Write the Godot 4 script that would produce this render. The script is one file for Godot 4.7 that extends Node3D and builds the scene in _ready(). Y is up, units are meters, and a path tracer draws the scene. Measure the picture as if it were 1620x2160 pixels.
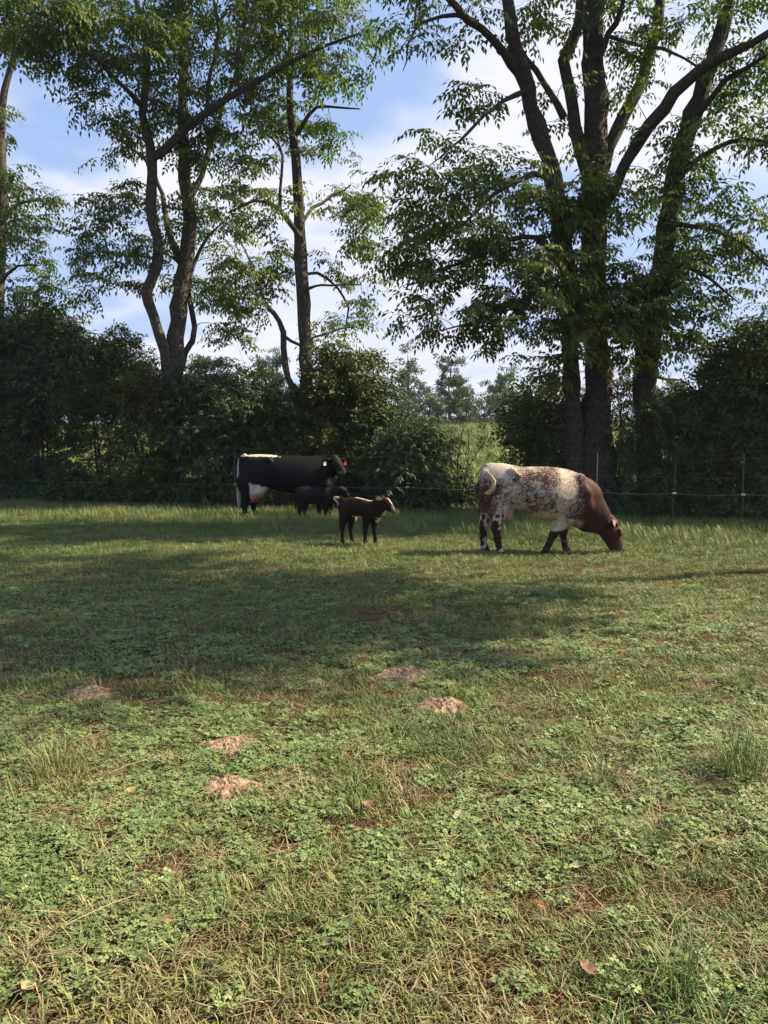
extends Node3D
# A pasture by a hedgerow: grazing cows and calves, a wire fence, tall trees against a bright sky.

const FOCAL := 1685.0          # focal length in photograph pixels (1620 x 2160)
const EYE := 1.65
const PITCH := 0.0888          # the camera looks down 5.1 degrees
const SUN_AZIMUTH := 77.0      # degrees right of straight ahead
const SUN_HEIGHT := 43.0

var rng := RandomNumberGenerator.new()
var used_names := {}
var mats := {}
var t_start := 0

class Geo:
	var v := PackedVector3Array()
	var n := PackedVector3Array()
	var c := PackedColorArray()
	func tri(a: Vector3, b: Vector3, d: Vector3, col: Color) -> void:
		var nn := (d - a).cross(b - a).normalized()
		v.append(a); v.append(b); v.append(d)
		n.append(nn); n.append(nn); n.append(nn)
		c.append(col); c.append(col); c.append(col)
	func tri_n(a: Vector3, b: Vector3, d: Vector3, na: Vector3, nb: Vector3, nd: Vector3, col: Color) -> void:
		if (d - a).cross(b - a).dot(na + nb + nd) < 0.0:
			v.append(a); v.append(d); v.append(b)
			n.append(na); n.append(nd); n.append(nb)
		else:
			v.append(a); v.append(b); v.append(d)
			n.append(na); n.append(nb); n.append(nd)
		c.append(col); c.append(col); c.append(col)
	func quad(a: Vector3, b: Vector3, d: Vector3, e: Vector3, col: Color) -> void:
		tri(a, b, d, col); tri(a, d, e, col)
	# a leaf blade: folded along its midrib, bent down towards the tip
	func leaf(at: Vector3, along: Vector3, up: Vector3, length: float, width: float, fold: float, droop: float, col: Color) -> void:
		var side := along.cross(up).normalized()
		var nrm := side.cross(along).normalized()
		var mid := at + along * (length * 0.45) - nrm * (fold * width)
		var tip := at + along * length - nrm * (droop * length)
		var l := at + along * (length * 0.42) + side * (width * 0.5)
		var r := at + along * (length * 0.42) - side * (width * 0.5)
		tri(at, l, mid, col); tri(at, mid, r, col); tri(mid, l, tip, col); tri(mid, tip, r, col)
	# a grass blade of three pieces that bends over
	func blade(at: Vector3, lean: Vector3, height: float, width: float, bend: float, col: Color) -> void:
		var side := Vector3(-lean.z, 0, lean.x).normalized() * (width * 0.5)
		var p1 := at + Vector3(0, height * 0.45, 0) + lean * (height * 0.18 * bend)
		var p2 := at + Vector3(0, height * (0.86 - 0.2 * bend), 0) + lean * (height * 0.5 * bend)
		var p3 := at + Vector3(0, height * (1.0 - 0.5 * bend), 0) + lean * (height * 0.95 * bend)
		quad(at - side, at + side, p1 + side * 0.9, p1 - side * 0.9, col)
		quad(p1 - side * 0.9, p1 + side * 0.9, p2 + side * 0.6, p2 - side * 0.6, col)
		tri(p2 - side * 0.6, p2 + side * 0.6, p3, col)
	# a tapered round bar through a list of points
	func tube(pts: PackedVector3Array, radii: PackedFloat32Array, sides: int, col: Color, bumps: float = 0.0, noise: FastNoiseLite = null) -> void:
		var m := pts.size()
		if m < 2:
			return
		var dir := (pts[1] - pts[0]).normalized()
		var u := dir.cross(Vector3(0.31, 0.17, 0.93)).normalized()
		var rings := []
		for i in m:
			var d2 := (pts[mini(i + 1, m - 1)] - pts[maxi(i - 1, 0)]).normalized()
			u = (u - d2 * u.dot(d2)).normalized()
			var w := d2.cross(u)
			var ring := PackedVector3Array()
			var nor := PackedVector3Array()
			for k in sides:
				var a := TAU * k / sides
				var o := u * cos(a) + w * sin(a)
				var r := radii[i]
				if noise:
					var q := pts[i] + o * r
					r *= 1.0 + bumps * noise.get_noise_3d(q.x * 6.0, q.y * 1.3, q.z * 6.0)
				ring.append(pts[i] + o * r)
				nor.append(o)
			rings.append([ring, nor])
		for i in m - 1:
			var r0: PackedVector3Array = rings[i][0]
			var n0: PackedVector3Array = rings[i][1]
			var r1: PackedVector3Array = rings[i + 1][0]
			var n1: PackedVector3Array = rings[i + 1][1]
			for k in sides:
				var k2 := (k + 1) % sides
				tri_n(r0[k], r0[k2], r1[k2], n0[k], n0[k2], n1[k2], col)
				tri_n(r0[k], r1[k2], r1[k], n0[k], n1[k2], n1[k], col)
		var re: PackedVector3Array = rings[m - 1][0]
		var ne: PackedVector3Array = rings[m - 1][1]
		for k in sides:
			tri_n(re[k], re[(k + 1) % sides], pts[m - 1] + dir * 0.0, ne[k], ne[(k + 1) % sides], (pts[m - 1] - pts[m - 2]).normalized(), col)
	func mesh() -> ArrayMesh:
		var a := []
		a.resize(Mesh.ARRAY_MAX)
		a[Mesh.ARRAY_VERTEX] = v
		a[Mesh.ARRAY_NORMAL] = n
		a[Mesh.ARRAY_COLOR] = c
		var m := ArrayMesh.new()
		m.add_surface_from_arrays(Mesh.PRIMITIVE_TRIANGLES, a)
		return m

# ------------------------------------------------------------------ helpers
func numbered(called: String) -> String:
	var k: int = used_names.get(called, 0)
	used_names[called] = k + 1
	return called if k == 0 else "%s_%03d" % [called, k]

func tag(o: Node, label: String, category: String, group := "", kind := "") -> void:
	if label: o.set_meta("label", label)
	if category: o.set_meta("category", category)
	if group: o.set_meta("group", group)
	if kind: o.set_meta("kind", kind)

func thing(called: String, label: String, category: String, where: Vector3, group := "") -> Node3D:
	var o := Node3D.new()
	o.name = numbered(called)
	add_child(o)
	o.position = where
	tag(o, label, category, group)
	return o

func put(called: String, mesh: Mesh, mat: Material, parent: Node, where := Vector3.ZERO) -> MeshInstance3D:
	var o := MeshInstance3D.new()
	o.name = numbered(called) if parent == self else called
	o.mesh = mesh
	o.material_override = mat
	parent.add_child(o, true)
	o.position = where
	return o

func scatter(called: String, mesh: Mesh, mat: Material, parent: Node, xf: Array, cols: Array) -> MultiMeshInstance3D:
	var mm := MultiMesh.new()
	mm.transform_format = MultiMesh.TRANSFORM_3D
	mm.use_colors = true
	mm.mesh = mesh
	mm.instance_count = xf.size()
	for i in xf.size():
		mm.set_instance_transform(i, xf[i])
		mm.set_instance_color(i, cols[i])
	var o := MultiMeshInstance3D.new()
	o.name = numbered(called) if parent == self else called
	o.multimesh = mm
	o.material_override = mat
	parent.add_child(o, true)
	o.set_meta("kind", "stuff")
	return o

func at(x: float, y: float, away: float) -> Vector3:
	# the point of the place that the photograph shows at x, y, standing that many metres ahead
	var d := Vector3((x - 810.0) / FOCAL, (1080.0 - y) / FOCAL, -1.0).rotated(Vector3.RIGHT, -PITCH)
	return Vector3(0, EYE, 0) + d * (away / -d.z)

func spot(x: float, y: float) -> Vector3:
	# the same, on the pasture
	var d := Vector3((x - 810.0) / FOCAL, (1080.0 - y) / FOCAL, -1.0).rotated(Vector3.RIGHT, -PITCH)
	var p := Vector3(0, EYE, 0) + d * (EYE / -d.y)
	p.y = height(p.x, p.z)
	return p

var relief := FastNoiseLite.new()

func fence_away(x: float) -> float:
	return 17.84 - 0.316 * x

func height(x: float, z: float) -> float:
	var y := 0.035 * relief.get_noise_2d(x * 9.0, z * 9.0) * smoothstep(0.5, 3.0, -z) + 0.02 * relief.get_noise_2d(x * 40.0, z * 40.0)
	var past := -z - fence_away(clampf(x, -30.0, 30.0)) - 3.0
	if past > 0.0:
		y += 0.052 * past * smoothstep(0.0, 8.0, past) - 0.03 * maxf(0.0, past - 62.0)
	return y

func rv(s := 1.0) -> Vector3:
	return Vector3(rng.randf_range(-1, 1), rng.randf_range(-1, 1), rng.randf_range(-1, 1)) * s

func flat_noise(sd: int, freq: float, octaves := 4) -> FastNoiseLite:
	var f := FastNoiseLite.new()
	f.seed = sd
	f.noise_type = FastNoiseLite.TYPE_SIMPLEX_SMOOTH
	f.frequency = freq
	f.fractal_type = FastNoiseLite.FRACTAL_FBM
	f.fractal_octaves = octaves
	return f

func noise_tex(sd: int, freq: float, size: int, dark: Color, light: Color, octaves := 5, contrast := 1.0) -> ImageTexture:
	var im := flat_noise(sd, freq, octaves).get_seamless_image(size, size)
	im.convert(Image.FORMAT_RGB8)
	var data := im.get_data()
	var out := PackedByteArray()
	out.resize(data.size())
	var lut := PackedByteArray()
	for i in 256:
		var t := clampf((i / 255.0 - 0.5) * contrast + 0.5, 0, 1)
		var q := dark.lerp(light, t)
		lut.append(int(q.r * 255)); lut.append(int(q.g * 255)); lut.append(int(q.b * 255))
	for i in range(0, data.size(), 3):
		var g := data[i] * 3
		out[i] = lut[g]; out[i + 1] = lut[g + 1]; out[i + 2] = lut[g + 2]
	var res := Image.create_from_data(size, size, false, Image.FORMAT_RGB8, out)
	return ImageTexture.create_from_image(res)

func leaf_mat(rough: float, through: float, spec := 0.5) -> StandardMaterial3D:
	var m := StandardMaterial3D.new()
	m.albedo_color = Color.WHITE
	m.vertex_color_use_as_albedo = true
	m.roughness = rough
	m.metallic_specular = spec
	m.cull_mode = BaseMaterial3D.CULL_DISABLED
	if through > 0.0:
		m.backlight_enabled = true
		m.backlight = Color(through * 0.85, through, through * 0.4)
	return m

func materials() -> void:
	mats.tree_leaf = leaf_mat(0.6, 0.95, 0.35)
	mats.shrub_leaf = leaf_mat(0.6, 0.5, 0.3)
	mats.grass = leaf_mat(0.55, 0.55, 0.4)
	mats.clover = leaf_mat(0.55, 0.45, 0.4)
	mats.dry = leaf_mat(0.8, 0.25, 0.3)
	var hide := StandardMaterial3D.new()
	hide.vertex_color_use_as_albedo = true
	hide.roughness = 0.62
	hide.metallic_specular = 0.22
	hide.uv1_triplanar = true
	hide.uv1_scale = Vector3(3.0, 3.0, 3.0)
	hide.albedo_texture = noise_tex(71, 0.05, 512, Color(0.66, 0.64, 0.64), Color(1, 1, 1), 5, 1.6)
	mats.hide = hide
	var bark := StandardMaterial3D.new()
	bark.vertex_color_use_as_albedo = true
	bark.roughness = 0.9
	bark.metallic_specular = 0.25
	bark.uv1_triplanar = true
	bark.uv1_world_triplanar = true
	bark.uv1_scale = Vector3(3.4, 0.42, 3.4)
	bark.albedo_texture = noise_tex(5, 0.03, 512, Color(0.5, 0.48, 0.45), Color(1.0, 0.98, 0.96), 5, 1.9)
	bark.heightmap_enabled = true
	bark.heightmap_texture = noise_tex(6, 0.035, 512, Color.BLACK, Color.WHITE, 4, 2.4)
	bark.heightmap_scale = 2.4
	mats.bark = bark
	var soil := StandardMaterial3D.new()
	soil.vertex_color_use_as_albedo = true
	soil.roughness = 0.95
	soil.metallic_specular = 0.2
	soil.uv1_triplanar = true
	soil.uv1_world_triplanar = true
	soil.uv1_scale = Vector3(0.9, 0.9, 0.9)
	soil.albedo_texture = noise_tex(8, 0.05, 1024, Color(0.45, 0.43, 0.4), Color(1, 1, 1), 6, 2.0)
	soil.heightmap_enabled = true
	soil.heightmap_texture = noise_tex(9, 0.06, 1024, Color.BLACK, Color.WHITE, 5, 1.6)
	soil.heightmap_scale = 2.0
	mats.soil = soil
	var mound := StandardMaterial3D.new()
	mound.vertex_color_use_as_albedo = true
	mound.roughness = 0.95
	mound.metallic_specular = 0.2
	mound.uv1_triplanar = true
	mound.uv1_world_triplanar = true
	mound.uv1_scale = Vector3(2.0, 2.0, 2.0)
	mound.albedo_texture = noise_tex(15, 0.02, 512, Color(0.62, 0.58, 0.55), Color(1, 1, 1), 5, 1.8)
	mats.mound = mound
	var plain := StandardMaterial3D.new()
	plain.vertex_color_use_as_albedo = true
	plain.roughness = 0.6
	mats.plain = plain
	var metal := StandardMaterial3D.new()
	metal.vertex_color_use_as_albedo = true
	metal.roughness = 0.45
	metal.metallic = 0.6
	mats.wire = metal
	var eye := StandardMaterial3D.new()
	eye.albedo_color = Color(0.05, 0.03, 0.02)
	eye.roughness = 0.12
	mats.eye = eye

# ------------------------------------------------------------------ sky
func make_sky() -> Sky:
	var w := 1536
	var h := 768
	var im := Image.create_empty(w, h, false, Image.FORMAT_RGBF)
	var big := flat_noise(31, 1.15, 5)
	var wisp := flat_noise(77, 2.6, 5)
	var sun := sun_towards()
	var buf := PackedFloat32Array()
	buf.resize(w * h * 3)
	var zen := Color(0.098, 0.165, 0.315)
	var low := Color(0.225, 0.275, 0.375)
	var cloud := Color(0.345, 0.35, 0.385)
	var grey := Color(0.235, 0.265, 0.32)
	for j in h:
		var el := PI * (0.5 - (j + 0.5) / h)
		var y := sin(el)
		var ch := cos(el)
		for i in w:
			var k := (j * w + i) * 3
			if y < -0.02:
				buf[k] = 0.11; buf[k + 1] = 0.12; buf[k + 2] = 0.1
				continue
			var az := TAU * (i + 0.5) / w
			var d := Vector3(sin(az) * ch, y, -cos(az) * ch)
			var t := pow(1.0 - clampf(y, 0, 1), 2.6)
			var col := zen.lerp(low, t)
			# whiter towards the sun
			var s := clampf(d.dot(sun), 0, 1)
			var glow := 0.2 * pow(s, 6.0) + 0.5 * pow(s, 40.0)
			col = col.lerp(Color(0.46, 0.48, 0.52), clampf(0.75 * pow(s, 3.0), 0, 0.8))
			# clouds on a layer overhead, thick towards the horizon
			var yy := maxf(y, 0.02) + 0.16
			var q := Vector3(d.x / yy * 0.62, 0.4 * y, d.z / yy * 0.62)
			var f := big.get_noise_3dv(q * 0.9) + 0.38 * wisp.get_noise_3dv(q * 1.4)
			var bias := 0.44 * smoothstep(0.42, 0.18, y) - 0.15 + 0.2 * pow(s, 3.0)
			var cover := smoothstep(-0.04, 0.36, f + bias)
			var body := cloud.lerp(grey, clampf(0.55 * smoothstep(0.1, 0.7, big.get_noise_3dv(q * 1.3 + Vector3(0.13, 0.3, 0.05)) + bias + 0.1) * (1.0 - s), 0, 1))
			col = col.lerp(body, cover)
			buf[k] = col.r + glow
			buf[k + 1] = col.g + glow
			buf[k + 2] = col.b + glow * 0.96
	im = Image.create_from_data(w, h, false, Image.FORMAT_RGBF, buf.to_byte_array())
	var pm := PanoramaSkyMaterial.new()
	pm.panorama = ImageTexture.create_from_image(im)
	var sky := Sky.new()
	sky.sky_material = pm
	return sky

func sun_towards() -> Vector3:
	var a := deg_to_rad(SUN_AZIMUTH)
	var e := deg_to_rad(SUN_HEIGHT)
	return Vector3(sin(a) * cos(e), sin(e), -cos(a) * cos(e))

func _ready() -> void:
	t_start = Time.get_ticks_msec()
	# camera
	var cam := Camera3D.new()
	cam.name = "camera"
	cam.fov = rad_to_deg(2.0 * atan(1080.0 / FOCAL))
	cam.position = Vector3(0, EYE, 0)
	cam.rotation.x = -PITCH
	cam.near = 0.05
	cam.far = 3000.0
	add_child(cam)
	cam.current = true
	# sky, exposure
	relief.seed = 3
	relief.frequency = 0.03
	var env := Environment.new()
	env.background_mode = Environment.BG_SKY
	env.sky = make_sky()
	env.background_energy_multiplier = 1.0
	env.tonemap_mode = Environment.TONE_MAPPER_LINEAR
	env.tonemap_exposure = 2.75
	env.fog_enabled = true
	env.fog_density = 0.0004
	env.fog_light_color = Color(0.86, 0.91, 1.0)
	env.sdfgi_enabled = true
	env.ssao_enabled = true
	env.ssil_enabled = true
	var we := WorldEnvironment.new()
	we.name = "environment"
	we.environment = env
	add_child(we)
	# sun
	var sun := DirectionalLight3D.new()
	sun.name = "sun"
	sun.light_color = Color(1.0, 0.93, 0.80)
	sun.light_energy = 1.6
	sun.light_angular_distance = 0.5
	sun.shadow_enabled = true
	add_child(sun)
	sun.look_at_from_position(sun_towards() * 50.0, Vector3.ZERO, Vector3.UP)
	# the place
	materials()
	note("sky and materials")
	make_sprays()
	for q in [[850, 1428, 52], [935, 1497, 50], [487, 1570, 56], [480, 1660, 58]]:
		var p := spot(q[0], q[1])
		bare.append([p.x, p.z, q[2] * -p.z / FOCAL * 0.8, 1.15])
	for q in [[800, 1292, 95, 1.6], [190, 1468, 45, 1.6], [415, 1211, 22, 1.5], [1110, 1385, 40, 1.4], [640, 1330, 30, 1.5], [780, 1740, 60, 1.2], [1480, 1900, 110, 1.1], [100, 2150, 80, 1.3], [640, 2130, 50, 1.3], [1180, 1430, 50, 1.6], [590, 1790, 40, 1.1], [860, 1620, 55, 1.5], [1400, 1760, 60, 1.3], [450, 1990, 50, 1.2], [330, 1840, 60, 1.3], [1180, 1187, 60, 2.0], [1590, 1212, 40, 2.0]]:
		var p := spot(q[0], q[1])
		bare.append([p.x, p.z, q[2] * -p.z / FOCAL, q[3]])
	ground()
	pasture()
	note("ground and grass")
	trees()
	note("trees")
	hedge()
	note("hedge")
	far_trees()
	side_tree("tall leaning tree out of view on the right that shades the middle of the pasture", Vector3(10.5, 0, -11.4), [[Vector3(9.0, 10.5, -9.8), Vector3(3.6, 2.4, 2.0), 26.0], [Vector3(10.5, 13.5, -10.2), Vector3(3.0, 2.2, 2.0), 24.0], [Vector3(7.0, 8.6, -9.4), Vector3(2.2, 1.3, 1.4), 24.0], [Vector3(11.5, 15.2, -13.8), Vector3(2.4, 1.2, 1.2), 20.0], [Vector3(14.0, 15.5, -12.7), Vector3(2.0, 1.0, 1.0), 18.0], [Vector3(7.6, 12.5, -11.8), Vector3(1.4, 0.8, 0.8), 20.0]], 711, 16.0, Vector3(-0.6, 0, 1.4))
	note("far trees")
	fence()
	for q in [["crumbly brown earth mound, farthest of the four in mid pasture", 850, 1428, 52, 0.046, 1], ["crumbly brown earth mound just behind the green tuft, second farthest", 935, 1497, 50, 0.052, 2], ["pale crumbly earth mound, upper of the left pair", 487, 1570, 54, 0.039, 3], ["flat pale earth mound at left, just inside the sun below the shade", 190, 1467, 42, 0.018, 5], ["pale crumbly earth mound, lower of the left pair and nearest to us", 480, 1660, 56, 0.046, 4]]:
		dirt_mound(q[0], q[1], q[2], q[3], q[4], q[5])
	roan_cow()
	note("roan cow")
	black_cow()
	note("black cow")
	brown_calf()
	black_calf()
	note("calves")
	small_things()
	note("done")

func small_things() -> void:
	for q in [["large pale green fallen leaf below the right earth mounds", 970, 1732, 0.085, Color(0.260, 0.260, 0.161)], ["cream fallen leaf right of centre in the near grass", 1215, 1842, 0.05, Color(0.341, 0.298, 0.155)], ["small rust-orange fallen leaf in the near grass", 1143, 1918, 0.045, Color(0.279, 0.105, 0.043)], ["tan fallen leaf upright beside a bare patch", 778, 1712, 0.07, Color(0.211, 0.136, 0.074)], ["yellow fallen leaf standing on the far side of the near tuft", 838, 1545, 0.06, Color(0.310, 0.260, 0.062)], ["cream curled fallen leaf near the photo's bottom edge", 1102, 2085, 0.06, Color(0.310, 0.260, 0.136)], ["brown curled fallen leaf near the bottom edge", 1240, 2060, 0.07, Color(0.205, 0.124, 0.074)], ["yellow fallen leaf in the sun in front of the roan cow", 1238, 1274, 0.08, Color(0.310, 0.223, 0.043)], ["yellow fallen leaf, second in front of the roan cow", 1280, 1450, 0.07, Color(0.310, 0.248, 0.050)], ["tan fallen leaf on the shade's near edge at left", 412, 1386, 0.075, Color(0.285, 0.211, 0.124)], ["brown fallen leaf left of the earth mounds", 404, 1420, 0.075, Color(0.248, 0.136, 0.074)], ["dull yellow fallen leaf in the grass at left", 275, 1682, 0.06, Color(0.279, 0.223, 0.074)], ["small orange fallen leaf below the near tuft at right", 1142, 1720, 0.045, Color(0.298, 0.174, 0.050)], ["tan fallen leaf at the lower left", 355, 1962, 0.05, Color(0.279, 0.167, 0.087)], ["pale fallen leaf near the left edge at the bottom", 56, 2105, 0.06, Color(0.279, 0.205, 0.124)], ["brown fallen leaf at the bottom, left of centre", 690, 2000, 0.05, Color(0.260, 0.198, 0.124)]]:
		fallen_leaf(q[0], q[1], q[2], q[3], q[4], int(q[1]))
	tussock("large upright dark green tussock at the photo's right edge", 1555, 1640, 0.26, 0.30, 240, Color(0.09, 0.13, 0.04), 1)
	tussock("drooping grey-green tuft left of the large right tussock", 1272, 1655, 0.2, 0.16, 150, Color(0.12, 0.15, 0.06), 2)
	tussock("small tuft with dead blades right of centre", 1390, 1775, 0.13, 0.15, 90, Color(0.14, 0.15, 0.06), 3)
	tussock("pale tuft at the left edge of the pasture", 120, 1625, 0.24, 0.20, 170, Color(0.15, 0.165, 0.06), 4)
	tussock("green tuft behind the second farthest earth mound", 985, 1470, 0.28, 0.14, 170, Color(0.10, 0.16, 0.04), 5)
	tussock("tuft at the upper right of the pasture by the edge", 1570, 1450, 0.25, 0.2, 150, Color(0.12, 0.15, 0.05), 6)
	tussock("green tuft between the mounds and the near grass", 840, 1560, 0.3, 0.12, 150, Color(0.10, 0.16, 0.04), 7)
	tussock("bright tuft at the photo's bottom right", 1430, 2085, 0.16, 0.2, 90, Color(0.12, 0.17, 0.05), 8)
	stalk("forked dark dry weed stalk in the near grass", 968, 1930, 0.28, Vector3(0.03, 0, -0.02), Color(0.10, 0.08, 0.06), 1, 4)
	stalk("pale straw stalk standing left of centre near the bottom", 737, 2020, 0.22, Vector3(0.02, 0, 0.0), Color(0.42, 0.38, 0.24), 2, 0)
	stalk("pale straw stalk standing at the lower right", 1455, 2060, 0.24, Vector3(-0.03, 0, 0.0), Color(0.5, 0.45, 0.3), 3, 0)
	stalk("dark thin stalk beside the forked weed", 845, 1920, 0.2, Vector3(0.1, 0, -0.05), Color(0.14, 0.11, 0.08), 4, 1)
	stalk("pale dead stalk at the edge of the shade in mid pasture", 922, 1312, 0.28, Vector3(0.02, 0, 0.02), Color(0.36, 0.32, 0.24), 5, 3)
	stalk("long straw lying slanted over the clover at lower left", 100, 1990, 0.09, Vector3(0.26, 0, -0.14), Color(0.5, 0.44, 0.27), 6, 0)
	stalk("straw lying over the grass left of the lower earth mounds", 215, 1640, 0.08, Vector3(0.28, 0, -0.12), Color(0.5, 0.44, 0.27), 7, 0)

func note(s: String) -> void:
	print("%s: %.1f s" % [s, (Time.get_ticks_msec() - t_start) / 1000.0])

# ------------------------------------------------------------------ foliage shapes
var sprays := {}

func compound_spray(sd: int, leaves: int, leaflets: int, size: float) -> ArrayMesh:
	# a drooping twig with feather-shaped leaves, each of several pointed leaflets; it grows along +x
	rng.seed = sd
	var g := Geo.new()
	var pts := PackedVector3Array()
	var rad := PackedFloat32Array()
	for i in 5:
		var t := i / 4.0
		pts.append(Vector3(0.42 * t, 0.05 * sin(t * 2.0) - 0.10 * t * t, 0.02 * sin(t * 5.0 + sd)))
		rad.append(lerpf(0.006, 0.0025, t))
	g.tube(pts, rad, 4, Color(0.5, 0.42, 0.3))
	for k in leaves:
		var t := lerpf(0.12, 1.0, float(k) / maxf(1, leaves - 1))
		var base := pts[int(t * 3.99)].lerp(pts[mini(4, int(t * 3.99) + 1)], fmod(t * 3.99, 1.0))
		var yaw := (1.0 if k % 2 == 0 else -1.0) * rng.randf_range(0.5, 1.35) * (1.0 - 0.55 * t) + rng.randf_range(-0.3, 0.3)
		var dir := Vector3(cos(yaw), rng.randf_range(-0.25, 0.35), sin(yaw)).normalized()
		var p := base
		var pairs := (leaflets - 1) / 2
		var tone := rng.randf_range(0.82, 1.2)
		var len_all := size * rng.randf_range(2.2, 3.0)
		for q in pairs + 1:
			var s := len_all / (pairs + 1)
			p += dir * s
			dir = (dir + Vector3(0, -0.22, 0)).normalized()
			var side := dir.cross(Vector3.UP).normalized()
			var up := side.cross(dir).normalized()
			var col := Color(tone, tone, tone) * rng.randf_range(0.9, 1.1)
			col.a = 1.0
			if q == pairs:
				g.leaf(p, (dir + Vector3(0, -0.25, 0)).normalized(), up, size * 1.15, size * 0.48, 0.16, 0.1, col)
			else:
				for e in [-1.0, 1.0]:
					var along: Vector3 = (dir * 0.55 + side * e * rng.randf_range(0.6, 0.95) + Vector3(0, rng.randf_range(-0.75, -0.2), 0)).normalized()
					g.leaf(p, along, (up + rv(0.35)).normalized(), size * rng.randf_range(0.8, 1.1), size * 0.45, 0.16, 0.12, col)
	return g.mesh()

func leafy_spray(sd: int, leaves: int, size: float, reach: float) -> ArrayMesh:
	# a short twig with simple oval leaves on every side
	rng.seed = sd
	var g := Geo.new()
	g.tube(PackedVector3Array([Vector3.ZERO, Vector3(reach * 0.5, 0.03, 0.01), Vector3(reach, 0.02, -0.01)]), PackedFloat32Array([0.004, 0.003, 0.0015]), 3, Color(0.5, 0.4, 0.3))
	for k in leaves:
		var t := rng.randf_range(0.1, 1.0)
		var p := Vector3(reach * t, 0.03 * sin(t * 3.0), 0) + rv(reach * 0.22)
		var along := (Vector3(0.5, 0, 0) + rv(1.0)).normalized()
		var up := (Vector3(0, 1, 0) + rv(0.7)).normalized()
		if absf(along.dot(up)) > 0.9:
			up = Vector3(0.6, 0.5, 0.6).normalized()
		var tone := rng.randf_range(0.75, 1.25)
		g.leaf(p, along, up, size * rng.randf_range(0.75, 1.2), size * 0.58, 0.12, 0.12, Color(tone, tone, tone))
	return g.mesh()

func make_sprays() -> void:
	sprays.compound = [compound_spray(11, 5, 7, 0.145), compound_spray(12, 5, 5, 0.16), compound_spray(13, 4, 7, 0.15)]
	sprays.shrub = [leafy_spray(21, 26, 0.075, 0.36), leafy_spray(22, 24, 0.07, 0.34)]
	sprays.broad = [leafy_spray(26, 17, 0.10, 0.4), leafy_spray(27, 20, 0.085, 0.38)]
	sprays.mixed = [leafy_spray(28, 26, 0.065, 0.34), compound_spray(29, 4, 7, 0.08)]
	sprays.small = [leafy_spray(23, 22, 0.05, 0.26)]
	sprays.far = [leafy_spray(24, 46, 0.17, 0.75), leafy_spray(25, 40, 0.15, 0.7)]

func spline(pts: Array, radii: Array, step: float, wobble: float, out_p: PackedVector3Array, out_r: PackedFloat32Array) -> void:
	var m := pts.size()
	for i in m - 1:
		var a: Vector3 = pts[maxi(i - 1, 0)]
		var b: Vector3 = pts[i]
		var c: Vector3 = pts[i + 1]
		var d: Vector3 = pts[mini(i + 2, m - 1)]
		var n := maxi(2, int(b.distance_to(c) / step))
		for k in n:
			var t := float(k) / n
			var p := b.cubic_interpolate(c, a, d, t)
			if i + k > 0:
				p += rv(wobble)
			out_p.append(p)
			out_r.append(lerpf(radii[i], radii[i + 1], t))
	out_p.append(pts[m - 1])
	out_r.append(radii[m - 1])

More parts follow.
